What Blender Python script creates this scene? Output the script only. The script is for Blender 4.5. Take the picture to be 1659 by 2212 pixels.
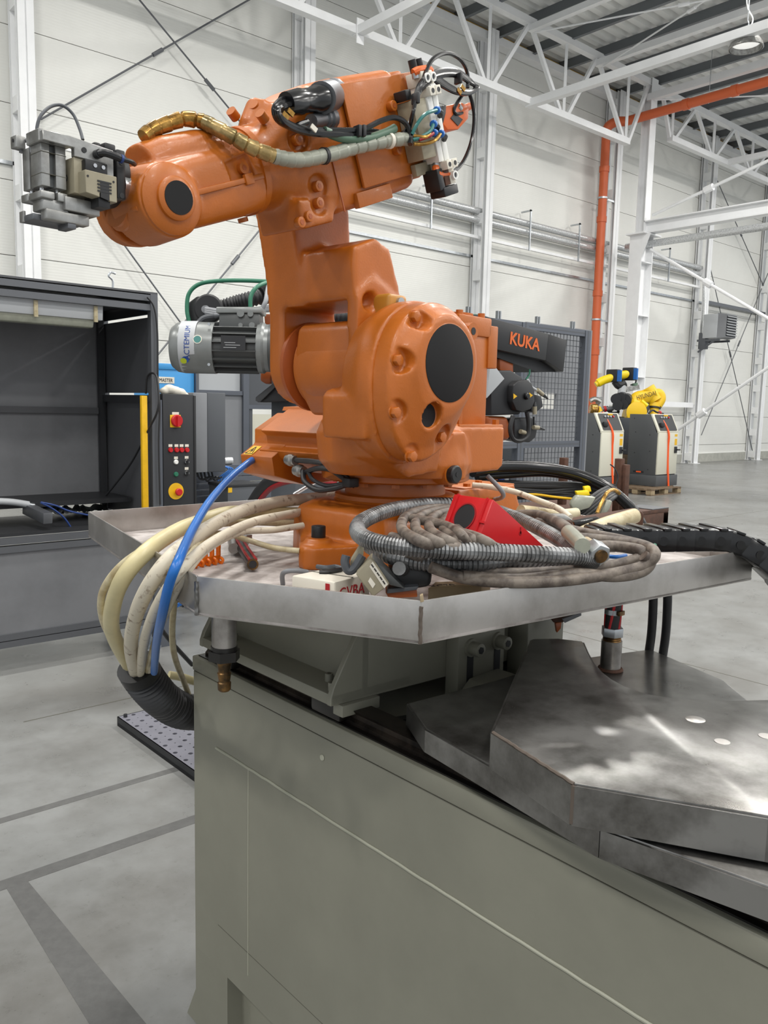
# Robot cell in a white steel hall: an orange six-axis robot on a linear track.
import bpy, bmesh, math, random
import numpy as np
from mathutils import Vector, Matrix
random.seed(7)
for o in list(bpy.data.objects): bpy.data.objects.remove(o)
SC = bpy.context.scene; COL = SC.collection
# ---------------------------------------------------------------- camera
# world: X runs along the back wall (away, to the right), Y runs along the track towards the wall, Z up
F = 1777.; CX, CY = 829.5, 1106.; H = 1.7
PITCH, ROLL, AW = math.radians(7.21), math.radians(1.29), math.radians(48.67)
def _cam():
    A = np.array([[1,0,0],[0,0,-1],[0,1,0.]])
    c,s = math.cos(PITCH), math.sin(PITCH); P = np.array([[1,0,0],[0,c,-s],[0,s,c]])
    c,s = math.cos(ROLL), math.sin(ROLL); Q = np.array([[c,-s,0],[s,c,0],[0,0,1]])
    ex = [math.sin(AW), math.cos(AW), 0]; ey = [math.sin(AW-math.pi/2), math.cos(AW-math.pi/2), 0]
    return Q@P@A@np.column_stack([ex,ey,[0,0,1]])
CM = _cam(); C0 = np.array([0,0,H])
cam = bpy.data.objects.new('camera', bpy.data.cameras.new('camera')); COL.objects.link(cam)
cam.data.sensor_width = 36; cam.data.lens = F/2212*36; cam.data.clip_end = 200; cam.data.clip_start = .02
_R = Matrix([[CM[0][i], -CM[1][i], -CM[2][i]] for i in range(3)])
cam.matrix_world = Matrix.Translation((0,0,H)) @ _R.to_4x4()
SC.camera = cam
# survey helpers: a sight line from the standpoint meets a plane of the place
def ray(px,py): return CM.T@np.array([(px-CX)/F,(py-CY)/F,1.])
def hit(px,py,n,d):
    r = ray(px,py); n = np.array(n,float); return C0+(d-n@C0)/(n@r)*r
def hx(px,py,x): return hit(px,py,[1,0,0],x)
def hy(px,py,y): return hit(px,py,[0,1,0],y)
def hz(px,py,z): return hit(px,py,[0,0,1],z)
def at(px,py,d): return C0+d*ray(px,py)
# ---------------------------------------------------------------- light and exposure
W = bpy.data.worlds.new('world'); SC.world = W; W.use_nodes = True
W.node_tree.nodes['Background'].inputs[0].default_value = (.93,.97,1,1)
W.node_tree.nodes['Background'].inputs[1].default_value = .85
SC.view_settings.view_transform = 'Standard'; SC.view_settings.look = 'None'
SC.view_settings.exposure = 0.0; SC.view_settings.gamma = 1
def area(name, loc, sx, sy, power, rot=(0,0,0), col=(1,.98,.94), shape='RECTANGLE'):
    l = bpy.data.lights.new(name,'AREA'); l.shape = shape; l.size = sx; l.size_y = sy; l.energy = power; l.color = col
    o = bpy.data.objects.new(name,l); COL.objects.link(o); o.location = loc; o.rotation_euler = rot; return o
# rows of high-bay lamps under the roof (the one in view has its housing built below)
for i,x in enumerate((-6,1.5,9,16.5,24,31.5)):
    for j,y in enumerate((-9,-3,3,8.3)):
        area('high_bay_light',(x,y,10.6),1.0,1.0,340,shape='DISK')
# ---------------------------------------------------------------- materials
def lin(c): 
    return tuple(((v/255)/12.92 if v<=10 else (((v/255)+.055)/1.055)**2.4) for v in c)+(1,)
MATS = {}
def mat(name, col, rough=.5, metal=0., var=0., vscale=6., bump=0., bscale=200., coat=0., col2=None, spec=.5, alpha=None, trans=0., stretch=None, emit=None, ramp=(.38,.60)):
    m = bpy.data.materials.new(name); m.use_nodes = True; MATS[name] = m
    N,L = m.node_tree.nodes, m.node_tree.links; b = N['Principled BSDF']
    b.inputs['Base Color'].default_value = lin(col); b.inputs['Roughness'].default_value = rough
    b.inputs['Metallic'].default_value = metal; b.inputs['Coat Weight'].default_value = coat; b.inputs['Coat Roughness'].default_value = .12
    b.inputs['Specular IOR Level'].default_value = spec; b.inputs['Transmission Weight'].default_value = trans
    tc = None
    if var or bump or col2:
        tc = N.new('ShaderNodeTexCoord'); mp = N.new('ShaderNodeMapping'); L.new(tc.outputs['Object'], mp.inputs['Vector'])
        if stretch: mp.inputs['Scale'].default_value = stretch
    if var or col2:
        n = N.new('ShaderNodeTexNoise'); n.inputs['Scale'].default_value = vscale; n.inputs['Detail'].default_value = 6; n.inputs['Roughness'].default_value = .65
        L.new(mp.outputs['Vector'], n.inputs['Vector'])
        r = N.new('ShaderNodeValToRGB'); L.new(n.outputs['Fac'], r.inputs['Fac'])
        c2 = lin(col2) if col2 else tuple(v*(1-var) for v in lin(col)[:3])+(1,)
        r.color_ramp.elements[0].color = c2; r.color_ramp.elements[1].color = lin(col)
        r.color_ramp.elements[0].position = ramp[0]; r.color_ramp.elements[1].position = ramp[1]
        L.new(r.outputs['Color'], b.inputs['Base Color'])
        if metal > .4 or var > .25:
            mr = N.new('ShaderNodeMapRange'); mr.inputs['To Min'].default_value = max(.05,rough-.1); mr.inputs['To Max'].default_value = min(1,rough+.1)
            L.new(n.outputs['Fac'], mr.inputs['Value']); L.new(mr.outputs['Result'], b.inputs['Roughness'])
    if bump:
        n2 = N.new('ShaderNodeTexNoise'); n2.inputs['Scale'].default_value = bscale; n2.inputs['Detail'].default_value = 3
        L.new(mp.outputs['Vector'], n2.inputs['Vector'])
        bp = N.new('ShaderNodeBump'); bp.inputs['Strength'].default_value = bump; bp.inputs['Distance'].default_value = .002
        L.new(n2.outputs['Fac'], bp.inputs['Height']); L.new(bp.outputs['Normal'], b.inputs['Normal'])
    if emit: b.inputs['Emission Color'].default_value = lin(col); b.inputs['Emission Strength'].default_value = emit
    return m
mat('orange',(184,99,24),.40,var=.12,vscale=7,bump=.16,bscale=220,coat=.06,spec=.55)
mat('orange2',(168,84,34),.4,var=.12,vscale=9,coat=.1)
mat('rubber',(36,36,38),.5); mat('black',(30,30,32),.42); mat('sleeve_black',(60,60,62),.38); mat('black_gloss',(18,18,20),.22); mat('disc_black',(33,33,34),.75,spec=.25)
mat('steel',(176,172,168),.30,.9,var=.28,vscale=7,bump=.06,bscale=60,col2=(132,128,124))
mat('steel_tray',(186,183,180),.36,.85,var=.2,vscale=7,bump=.05,bscale=90,col2=(164,160,156))
mat('tray_floor',(196,190,187),.62,.25,var=.3,vscale=9,col2=(140,132,128))
mat('steel_dark',(150,149,147),.30,.88,var=.35,vscale=5,col2=(96,94,91),bump=.05,bscale=40)
mat('zinc',(190,194,198),.35,.9,var=.15,vscale=12); mat('chrome',(200,200,202),.18,1.)
mat('alu',(176,176,174),.38,.75,var=.2,vscale=14,col2=(138,137,134)); mat('alu_dark',(110,112,116),.42,.7)
mat('alu_profile',(104,108,116),.42,.6); mat('beige',(158,150,128),.5,var=.12,vscale=14)
mat('grey_green',(131,130,117),.46,var=.09,vscale=3.2,bump=.05,bscale=120,coat=.08)
mat('weld',(168,168,152),.5); mat('seam',(84,82,72),.7)
mat('rail',(62,54,48),.42,.7,var=.5,vscale=16,col2=(26,22,20)); mat('grease',(22,19,17),.35,var=.5,vscale=30)
mat('brass',(138,104,62),.38,.85,var=.3,vscale=30,col2=(70,58,44)); mat('rust',(92,62,48),.75,.2,var=.4,vscale=24)
mat('gold',(206,160,84),.26,.75,var=.45,vscale=26,col2=(118,86,36)); mat('wrap',(158,160,146),.3,.05,var=.15,vscale=20,spec=.6)
mat('wrap_gold',(178,152,100),.26,.5,var=.35,vscale=24,col2=(120,104,64))
mat('cream',(206,196,164),.42,var=.25,vscale=20,col2=(176,160,124)); mat('cream_dirty',(206,197,178),.48,var=.5,vscale=42,col2=(120,96,74),ramp=(.31,.44))
mat('cream_yellow',(208,196,152),.38,var=.12,vscale=10); mat('grey_cable',(122,112,102),.55,var=.4,vscale=30,col2=(72,62,56))
mat('conduit',(150,151,152),.42,.8,var=.3,vscale=20,col2=(96,96,96)); mat('conduit_gap',(52,46,44),.6)
mat('blue',(30,104,184),.32); mat('blue_dark',(34,60,120),.35); mat('sky_blue',(64,148,210),.5); mat('red',(196,28,34),.36,var=.1); mat('red_dark',(150,26,32),.4)
mat('green',(40,110,84),.4); mat('green_tube',(84,112,92),.4); mat('teal_tube',(56,120,116),.3)
mat('yellow',(236,184,20),.45,var=.12,vscale=16); mat('yellow_robot',(240,196,32),.4); mat('yellow_bright',(244,212,20),.35); mat('lime',(190,204,40),.4)
mat('white',(232,232,228),.5); mat('white_gloss',(236,236,232),.3); mat('label_white',(226,220,206),.6)
mat('orange_sensor',(222,104,40),.4); mat('orange_clear',(240,120,24),.25,spec=.6)
mat('dark_panel',(84,85,88),.5,.1,var=.12,vscale=3); mat('booth_wall',(122,123,126),.45,.15,var=.15,vscale=2.5); mat('booth_frame',(104,106,110),.44,.55)
mat('cabinet_black',(38,39,42),.5); mat('grey_mid',(128,130,134),.5,var=.05); mat('grey_dark',(80,83,88),.5); mat('grey_light',(176,179,182),.5)
mat('motor_grey',(132,135,134),.32,.35,var=.12,vscale=12); mat('motor_fin',(84,86,86),.4,.4); mat('cord',(30,30,32),.5); mat('grey_tube',(140,142,146),.4)
mat('controller_side',(78,80,82),.5); mat('controller_front',(208,206,190),.45); mat('strap',(244,92,34),.5)
mat('wood',(120,100,78),.7,var=.3,vscale=14); mat('wood_light',(164,146,116),.7,var=.3,vscale=20); mat('carton',(178,160,128),.75,var=.15)
mat('steel_white',(238,239,240),.42,var=.05,vscale=2); mat('roof_deck',(236,237,235),.5); mat('purlin',(120,124,128),.45,.5); mat('insul',(206,164,70),.9)
mat('pipe_orange',(206,98,54),.45); mat('silver_wrap',(214,216,217),.3,.45,var=.3,vscale=30,bump=.3,bscale=40); mat('lamp_glass',(250,250,246),.3,emit=.6)
mat('plinth',(176,176,168),.8,var=.15); mat('tape',(94,94,93),.55,var=.16,vscale=24); mat('foil',(190,192,194),.2,.9,bump=1.,bscale=40)
mat('slag',(86,76,68),.6); mat('amber',(186,130,48),.35); mat('plate_top',(140,140,150),.42,.4,var=.1,vscale=10)
mat('print_red',(176,32,40),.6); mat('print_blue',(44,86,170),.5); mat('print_dark',(40,36,34),.6)
# fluted white wall panels
def fluted(name,col,sc,st,axis='Z'):
    m = mat(name,col,.42,var=.03,vscale=1.2); N,L = m.node_tree.nodes,m.node_tree.links
    tc = N.new('ShaderNodeTexCoord'); w = N.new('ShaderNodeTexWave'); w.bands_direction = axis; w.inputs['Scale'].default_value = sc; w.inputs['Distortion'].default_value = 0
    L.new(tc.outputs['Object'],w.inputs['Vector']); b = N.new('ShaderNodeBump'); b.inputs['Strength'].default_value = st; b.inputs['Distance'].default_value = .004
    L.new(w.outputs['Fac'],b.inputs['Height']); L.new(b.outputs['Normal'],N['Principled BSDF'].inputs['Normal']); return m
fluted('wall_panel',(224,224,219),6.5,.25)
# concrete floor: power-floated, slightly glossy, cloudy and stained
def floor_mat():
    m = mat('concrete',(176,176,173),.3,spec=.45); N,L = m.node_tree.nodes,m.node_tree.links; b = N['Principled BSDF']
    tc = N.new('ShaderNodeTexCoord')
    def noise(s,d,r): 
        n = N.new('ShaderNodeTexNoise'); n.inputs['Scale'].default_value=s; n.inputs['Detail'].default_value=d; n.inputs['Roughness'].default_value=r
        L.new(tc.outputs['Object'],n.inputs['Vector']); return n
    n1,n2,n3 = noise(.9,6,.65),noise(5,8,.7),noise(34,5,.7)
    r1 = N.new('ShaderNodeValToRGB'); L.new(n1.outputs['Fac'],r1.inputs['Fac'])
    r1.color_ramp.elements[0].color = lin((112,111,108)); r1.color_ramp.elements[1].color = lin((134,135,134)); r1.color_ramp.elements[0].position=.36; r1.color_ramp.elements[1].position=.62
    r2 = N.new('ShaderNodeValToRGB'); L.new(n2.outputs['Fac'],r2.inputs['Fac'])
    r2.color_ramp.elements[0].color = (.62,.61,.585,1); r2.color_ramp.elements[1].color = (1,1,1,1); r2.color_ramp.elements[0].position=.28; r2.color_ramp.elements[1].position=.56
    r3 = N.new('ShaderNodeValToRGB'); L.new(n3.outputs['Fac'],r3.inputs['Fac'])
    r3.color_ramp.elements[0].color = (.5,.48,.45,1); r3.color_ramp.elements[1].color = (1,1,1,1); r3.color_ramp.elements[0].position=.27; r3.color_ramp.elements[1].position=.40
    def mul(a,c,f):
        x = N.new('ShaderNodeMix'); x.data_type='RGBA'; x.blend_type='MULTIPLY'; x.inputs[0].default_value=f; L.new(a,x.inputs[6]); L.new(c,x.inputs[7]); return x.outputs[2]
    L.new(mul(mul(r1.outputs[0],r2.outputs[0],.5),r3.outputs[0],.4),b.inputs['Base Color'])
    mr = N.new('ShaderNodeMapRange'); mr.inputs['To Min'].default_value=.16; mr.inputs['To Max'].default_value=.46; L.new(n2.outputs['Fac'],mr.inputs['Value']); L.new(mr.outputs['Result'],b.inputs['Roughness'])
    bp = N.new('ShaderNodeBump'); bp.inputs['Strength'].default_value=.08; bp.inputs['Distance'].default_value=.003; L.new(n2.outputs['Fac'],bp.inputs['Height']); L.new(bp.outputs['Normal'],b.inputs['Normal'])
floor_mat()
# ---------------------------------------------------------------- mesh helpers
def V(p): return Vector((float(p[0]),float(p[1]),float(p[2])))
def smooth_path(pts, sub=8, closed=False):
    P = [V(p) for p in pts]; n = len(P); out = []
    if n < 3 and not closed: return P
    for i in range(n if closed else n-1):
        g = (lambda k: P[k%n]) if closed else (lambda k: P[max(0,min(n-1,k))])
        p0,p1,p2,p3 = g(i-1),g(i),g(i+1),g(i+2)
        for j in range(sub):
            t = j/sub; out.append(.5*((2*p1)+(p2-p0)*t+(2*p0-5*p1+4*p2-p3)*t*t+(3*p1-p0-3*p2+p3)*t**3))
    if not closed: out.append(P[-1])
    return out
class MB:
    def __init__(s): s.v=[]; s.f=[]
    def add(s,vs,fs):
        k=len(s.v); s.v += [V(p) for p in vs]; s.f += [tuple(i+k for i in f) for f in fs]; return s
    def box(s,c,d,M=None):
        c=V(c); q=[]
        for z in (-.5,.5):
            for y in (-.5,.5):
                for x in (-.5,.5):
                    p=Vector((x*d[0],y*d[1],z*d[2])); q.append(c+(M@p if M else p))
        return s.add(q,[(0,2,3,1),(4,5,7,6),(0,1,5,4),(2,6,7,3),(0,4,6,2),(1,3,7,5)])
    def bx(s,x0,x1,y0,y1,z0,z1): return s.box(((x0+x1)/2,(y0+y1)/2,(z0+z1)/2),(abs(x1-x0),abs(y1-y0),abs(z1-z0)))
    def prism(s,poly,vec):
        P=[V(p) for p in poly]; vec=V(vec); n=len(P)
        nm=sum(((P[i]-P[0]).cross(P[(i+1)%n]-P[0]) for i in range(n)),Vector())
        if nm.dot(vec)>0: P.reverse()
        return s.add(P+[p+vec for p in P],[tuple(range(n)),tuple(reversed(range(n,2*n)))]+[(i,i+n,(i+1)%n+n,(i+1)%n) for i in range(n)])
    def loft(s,rings,caps=True):
        n=len(rings[0]); vs=[p for r in rings for p in r]; fs=[]
        for k in range(len(rings)-1):
            for i in range(n): a=k*n+i; b=k*n+(i+1)%n; fs.append((a,b,b+n,a+n))
        if caps: fs += [tuple(reversed(range(n))),tuple(range((len(rings)-1)*n,len(rings)*n))]
        return s.add(vs,fs)
    def lathe(s,p0,ax,prof,n=24,caps=True):
        p0=V(p0); ax=V(ax).normalized(); u=ax.orthogonal().normalized(); w=ax.cross(u)
        return s.loft([[p0+ax*h+(u*math.cos(2*math.pi*i/n)+w*math.sin(2*math.pi*i/n))*max(r,1e-5) for i in range(n)] for r,h in prof],caps)
    def cyl(s,p0,p1,r0,r1=None,n=16): 
        p0,p1=V(p0),V(p1); return s.lathe(p0,p1-p0,[(r0,0),(r0 if r1 is None else r1,(p1-p0).length)],n)
    def hexa(s,p0,p1,r): return s.cyl(p0,p1,r,n=6)
    def tube(s,pts,r,n=8,sub=6,closed=False,rad=None):
        P=smooth_path(pts,sub,closed) if sub>1 else [V(p) for p in pts]
        m=len(P); rings=[]; t=(P[1]-P[0]).normalized(); u=t.orthogonal().normalized()
        for i,p in enumerate(P):
            a=P[(i-1)%m] if closed else P[max(0,i-1)]; b=P[(i+1)%m] if closed else P[min(m-1,i+1)]
            t=(b-a).normalized(); u=(u-t*u.dot(t)); u = u.normalized() if u.length>1e-6 else t.orthogonal().normalized(); w=t.cross(u)
            rr = r if rad is None else rad(i/(m-1))
            rings.append([p+(u*math.cos(2*math.pi*k/n)+w*math.sin(2*math.pi*k/n))*rr for k in range(n)])
        if closed:
            k0=len(s.v); s.loft(rings,False)
            N=n*(m-1)
            s.f += [(k0+N+i,k0+N+(i+1)%n,k0+(i+1)%n,k0+i) for i in range(n)]
            return s
        return s.loft(rings)
    def bar(s,p0,p1,w,h,up=(0,0,1)):
        p0,p1=V(p0),V(p1); t=(p1-p0).normalized(); up=V(up); sd=t.cross(up)
        if sd.length<1e-4: sd=t.orthogonal()
        sd.normalize(); up=sd.cross(t)
        return s.loft([[p+sd*a*w/2+up*b*h/2 for a,b in ((-1,-1),(1,-1),(1,1),(-1,1))] for p in (p0,p1)])
    def sphere(s,c,r,n=12,sq=(1,1,1)):
        c=V(c); k=n//2
        return s.loft([[c+Vector((r*sq[0]*math.sin(t)*math.cos(2*math.pi*i/n),r*sq[1]*math.sin(t)*math.sin(2*math.pi*i/n),-r*sq[2]*math.cos(t))) for i in range(n)] for t in [math.pi*(j+.02)/(k+.04) for j in range(k+1)]])
    def xf(s,fn): s.v=[V(fn(p)) for p in s.v]; return s
    def mesh(s,name): 
        me=bpy.data.meshes.new(name); me.from_pydata([tuple(p) for p in s.v],[],s.f); me.update(); return me
def finish(me, bevel=0, seg=2, ang=35, smooth=True):
    bm=bmesh.new(); bm.from_mesh(me); bmesh.ops.recalc_face_normals(bm,faces=bm.faces)
    if bevel:
        es=[e for e in bm.edges if len(e.link_faces)==2 and e.calc_face_angle(0)>math.radians(28)]
        if es: bmesh.ops.bevel(bm,geom=es,offset=bevel,segments=seg,profile=.5,affect='EDGES',clamp_overlap=True)
    bm.to_mesh(me); bm.free()
    if smooth:
        for p in me.polygons: p.use_smooth=True
        me.set_sharp_from_angle(angle=math.radians(ang))
    me.update(); return me
def place(name, me, m, parent=None, recentre=True):
    o=bpy.data.objects.new(name,me); COL.objects.link(o)
    if m: me.materials.append(MATS[m])
    if recentre and len(me.vertices):
        a=np.empty(len(me.vertices)*3); me.vertices.foreach_get('co',a); a=a.reshape(-1,3); lo,hi=a.min(0),a.max(0)
        c=Vector(((lo[0]+hi[0])/2,(lo[1]+hi[1])/2,lo[2])); me.transform(Matrix.Translation(-c)); o.location=c
    if parent: attach(o,parent)
    return o
def mw(p):
    m=Matrix.LocRotScale(p.location,p.rotation_euler,p.scale)
    return mw(p.parent)@p.matrix_parent_inverse@m if p.parent else m
def attach(o,p): o.parent=p; o.matrix_parent_inverse=mw(p).inverted()
def obj(name, mb, m, parent=None, bevel=0, seg=2, ang=35, smooth=True):
    return place(name, finish(mb.mesh(name),bevel,seg,ang,smooth), m, parent)
def tag(o,label=None,cat=None,group=None,kind=None):
    for k,v in (('label',label),('category',cat),('group',group),('kind',kind)):
        if v: o[k]=v
    return o
def thing(name,loc,label,cat,group=None):
    o=bpy.data.objects.new(name,None); COL.objects.link(o); o.location=V(loc); o.empty_display_size=.05; return tag(o,label,cat,group)
def struct(name,mb,m,parent=None,**k):
    o=obj(name,mb,m,parent,**k)
    if not parent: o['kind']='structure'
    return o
def dup(root,loc=None,rotz=None,label=None,parent=None):
    r=root.copy(); COL.objects.link(r)
    if loc is not None: r.location=V(loc)
    if rotz is not None: r.rotation_euler=(0,0,rotz)
    if label: r['label']=label
    if parent: mi=root.matrix_parent_inverse.copy(); r.parent=parent; r.matrix_parent_inverse=mi
    for ch in list(root.children): dup(ch,parent=r)
    return r
def cast(name, solid, cuts, m, parent, voxel=.004, it=6, fac=.5, ang=50):
    # blend overlapping solids into one casting with soft fillets
    t=bpy.data.objects.new('tmp',finish(solid.mesh('tmp'),smooth=False)); COL.objects.link(t); tmp=[t]
    if cuts:
        for i,cb in enumerate(cuts):
            c=bpy.data.objects.new('tmpc',finish(cb.mesh('tmpc'),smooth=False)); COL.objects.link(c); tmp.append(c)
    r=t.modifiers.new('r','REMESH'); r.mode='VOXEL'; r.voxel_size=voxel
    for c in tmp[1:]:
        b=t.modifiers.new('b','BOOLEAN'); b.operation='DIFFERENCE'; b.solver='EXACT'; b.object=c
    if cuts:
        r=t.modifiers.new('r2','REMESH'); r.mode='VOXEL'; r.voxel_size=voxel
    s=t.modifiers.new('s','SMOOTH'); s.iterations=it; s.factor=fac
    dg=bpy.context.evaluated_depsgraph_get(); dg.update()
    me=bpy.data.meshes.new_from_object(t.evaluated_get(dg))
    for o in tmp:
        d=o.data; bpy.data.objects.remove(o); bpy.data.meshes.remove(d)
    me.name=name
    for p in me.polygons: p.use_smooth=True
    me.materials.clear()
    return place(name,me,m,parent)
def text(s,size,org,xd,yd,m,parent,name='lettering',ext=.0008,align='LEFT',squash=1.,bold=0.):
    cu=bpy.data.curves.new('txt','FONT'); cu.body=s; cu.size=size; cu.extrude=ext; cu.align_x=align; cu.offset=bold; cu.resolution_u=3
    t=bpy.data.objects.new('txt',cu); COL.objects.link(t); dg=bpy.context.evaluated_depsgraph_get(); dg.update()
    me=bpy.data.meshes.new_from_object(t.evaluated_get(dg)); bpy.data.objects.remove(t); bpy.data.curves.remove(cu)
    x=V(xd).normalized(); y=V(yd); y=(y-x*y.dot(x)).normalized(); z=x.cross(y); o=V(org)
    me.transform(Matrix(((x.x*squash,y.x,z.x,o.x),(x.y*squash,y.y,z.y,o.y),(x.z*squash,y.z,z.z,o.z),(0,0,0,1)))); me.materials.clear()
    return place(name,me,m,parent)
def zo(z): return (0,0,z)
# ================================================================ the hall
YW = 15.1
struct('floor',MB().bx(-16,46,-14,YW+.3,-.2,0),'concrete',smooth=False)
FL = bpy.data.objects['floor']
for a,b in (((1.2,6.6),(30,6.6)),((5.2,-8),(5.2,15)),((11.5,-8),(11.5,15)),((1.35,4.40),(30,4.40)),((18,-8),(18,15))):
    p=MB().bar((a[0],a[1],.0002),(b[0],b[1],.0002),.007,.0012); obj('joint',p,'seam',FL,smooth=False)
t=obj('floor_tape',MB().bx(-.6,1.9,3.357,3.402,0,.0009),'tape',smooth=False); tag(t,'worn grey tape stripe on concrete nearest the perforated slab','tape','floor tape')
t=obj('floor_tape',MB().bx(-.6,1.9,2.872,2.935,0,.0009),'tape',smooth=False); tag(t,'wider worn tape stripe crossing the left floor, meeting the diagonal one','tape','floor tape')
t=obj('floor_tape',MB().prism([(.806,2.872,0),(.878,2.872,0),(.905,1.75,0),(.77,1.75,0)],(0,0,.0009)),'tape',smooth=False); tag(t,'tape stripe running towards the viewer on bottom left floor','tape','floor tape')
# back wall of horizontal sandwich panels on a concrete plinth
wall=struct('wall_back',MB().bx(-15,46,YW+.02,YW+.12,0,11.3),'seam',smooth=False)
rows=[.30,.62,1.667,2.9,4.133,5.366,6.6,7.833,9.066,10.3,11.2]
xs=[-11.9,-6.3,-.72,4.87,10.5,16.12,21.72,27.35,32.5,38.,43.6]
for j in range(len(rows)-1):
    for i in range(len(xs)-1):
        if xs[i+1]<3: continue
        obj('panel',MB().bx(xs[i]+.004,xs[i+1]-.004,YW-.03,YW+.04,rows[j]+.006,rows[j+1]-.006),'wall_panel',wall,smooth=False)
bb=struct('baseboard_back',MB().bx(-15,46,YW-.07,YW+.03,0,.30),'plinth',smooth=False)
struct('trim_1',MB().bx(-5,45,YW-.09,YW-.04,5.60,5.66),'zinc',smooth=False)
struct('trim_2',MB().bx(-5,45,YW-.06,YW-.03,.30,.33),'white',smooth=False)
struct('trim_3',MB().bx(-5,45,YW-.35,YW-.05,10.82,11.0),'steel_white',smooth=False)
struct('trim_4',MB().bx(-5,45,YW-.13,YW-.05,11.0,11.16),'insul',smooth=False)
# ceiling: trapezoidal deck, ribs along X
def deck():
    m=MB(); pr=[]; y=-14.
    while y<YW+.2: pr += [(y,11.2),(y+.16,11.2),(y+.20,11.3),(y+.30,11.3),(y+.34,11.2)]; y+=.34
    n=len(pr); vs=[(x,p[0],p[1]) for x in (-16,46) for p in pr]
    m.add(vs,[(i,i+1,i+1+n,i+n) for i in range(n-1)]); return m
struct('ceiling',deck(),'roof_deck',smooth=False)
CEIL=bpy.data.objects['ceiling']
for k in range(22):
    x=8.2+1.375*k
    m=MB().bx(x-.004,x+.004,-13,YW-.1,10.96,11.2).bx(x-.05,x+.05,-13,YW-.1,10.955,10.965)
    obj('purlin',m,'purlin',CEIL,smooth=False)
# wall columns: two chords joined by battens
names=['leftmost white batten column, behind the gripper','white batten column rising behind the orange forearm','white batten column right of the orange robot, left of drain pipe',
 'white batten column directly right of the drain pipe','white batten column carrying the fan heater','white batten column at right frame edge, past the fan heater']
colr=None
for i,x in enumerate((4.87,10.52,16.12,21.72,27.38,32.25)):
    if colr is None:
        colr=thing('steel_column',(x,14.8,0),names[0]+' on the back wall','column','wall columns')
        for nm,y0,y1 in (('front_chord',14.56,14.68),('rear_chord',14.93,15.03)):
            obj(nm,MB().bx(x-.13,x+.13,y0,y0+.02,0,11).bx(x-.13,x+.13,y1-.02,y1,0,11).bx(x-.012,x+.012,y0,y1,0,11),'steel_white',colr,smooth=False)
        for z in (.1,.95,1.8,2.65,3.7,5.0,6.4,8.0,9.6): obj('batten',MB().bx(x-.135,x+.135,14.68,14.93,z,z+.25),'steel_white',colr,smooth=False)
        for k in range(2): obj('foot_plate',MB().bx(x-.2,x+.2,14.5+.4*k,14.75+.4*k,0,.02),'steel_white',colr,smooth=False)
    else: dup(colr,(x,14.8,0),label=names[i])
# wall bracing rods
def rod(a,b,r,m,label,cat='rod',name='bracing_rod',group='bracing rods',bk=None):
    root=thing(name,V(a),label,cat,group)
    obj('shaft',MB().cyl(a,b,r,n=8),m,root)
    q=V(a).lerp(V(b),.45 if bk is None else bk); d=(V(b)-V(a)).normalized()
    obj('turnbuckle',MB().cyl(q-d*.12,q+d*.12,r*2.2,n=8),m,root); return root
yb=14.86
rod(hy(88,258,yb),hy(600,-36,yb),.017,'alu_dark','thin bracing rod climbing right above the gripper cable')
rod(hy(270,-38,yb),hy(640,410,yb),.017,'alu_dark','thin bracing rod falling right behind the orange forearm')
rod(hy(88,280,yb),hy(420,738,yb),.017,'alu_dark','thin bracing rod falling right beneath the gripper to the dark booth')
rod(hy(640,400,yb),hy(330,780,yb),.017,'alu_dark','thin bracing rod crossing the wall above the grey motor')
rod(hy(1530,560,14.9),hy(1628,985,14.9),.015,'alu_dark','steep dark bracing rod on wall right of the fan heater')
rod(hy(1659,590,14.9),hy(1515,940,14.9),.015,'alu_dark','bracing rod leaning left on wall behind the fan heater')
rod(hy(1545,380,14.9),hy(1659,640,14.9),.015,'alu_dark','upper dark bracing rod on wall near right frame edge')
# pipes along the wall, passing between the column chords
def wpipe(p,q,r,m,label,name='wall_pipe'):
    a,b=hy(*p,14.82),hy(*q,14.82); z=(a[2]+b[2])/2; t=obj(name,MB().cyl((8.,14.82,z),(27.3,14.82,z),r,n=12),m); return tag(t,label,'pipe','pipes along the back wall')
wpipe((1050,458),(1290,524),.085,'silver_wrap','upper foil-wrapped pipe along the back wall')
wpipe((1050,478),(1290,540),.085,'silver_wrap','middle foil-wrapped pipe along the back wall')
tag(obj('wall_rail',MB().bx(8,27.3,14.78,14.86,6.03,6.10),'steel_white',smooth=False),'thin white rail under the foil-wrapped wall pipes','rail')
hg=None
for i,x in enumerate((14.2,17.9,20.1,25.0)):
    m=MB().bx(x-.02,x+.02,14.66,14.70,5.98,7.05).bx(x-.02,x+.02,14.66,15.0,7.0,7.04)
    tag(obj('pipe_hanger',m,'zinc',smooth=False),['first from left','second from left','third, next to the drain pipe','right of the crane column'][i].join(['zinc pipe hanger on back wall, ','']),'hanger','pipe hangers')
wc=thing('drain_pipe',hy(1278,900,14.62),'orange plastic drain pipe down the back wall','pipe')
dx=21.02
obj('pipe',MB().cyl((dx,14.6,0),(dx,14.6,9.7),.125,n=20),'pipe_orange',wc)
for z in (1.9,3.4,5.1,7.2,8.6): obj('collar',MB().cyl((dx,14.6,z),(dx,14.6,z+.16),.145,n=20),'pipe_orange',wc)
for z in (4.4,7.85): obj('bracket',MB().cyl((dx,14.6,z),(dx,14.6,z+.05),.15,n=20).bx(dx,dx+.6,14.58,14.62,z,z+.05),'zinc',wc)
obj('elbow',MB().tube([(dx,14.6,9.7),(dx+.02,14.55,9.86),(dx+.1,14.35,9.95),(21.2,14.1,9.92)],.13,16),'pipe_orange',wc)
obj('roof_pipe',MB().cyl((21.2,14.1,9.92),(21.5,9.6,10.05),.125,n=20),'pipe_orange',wc)
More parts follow.
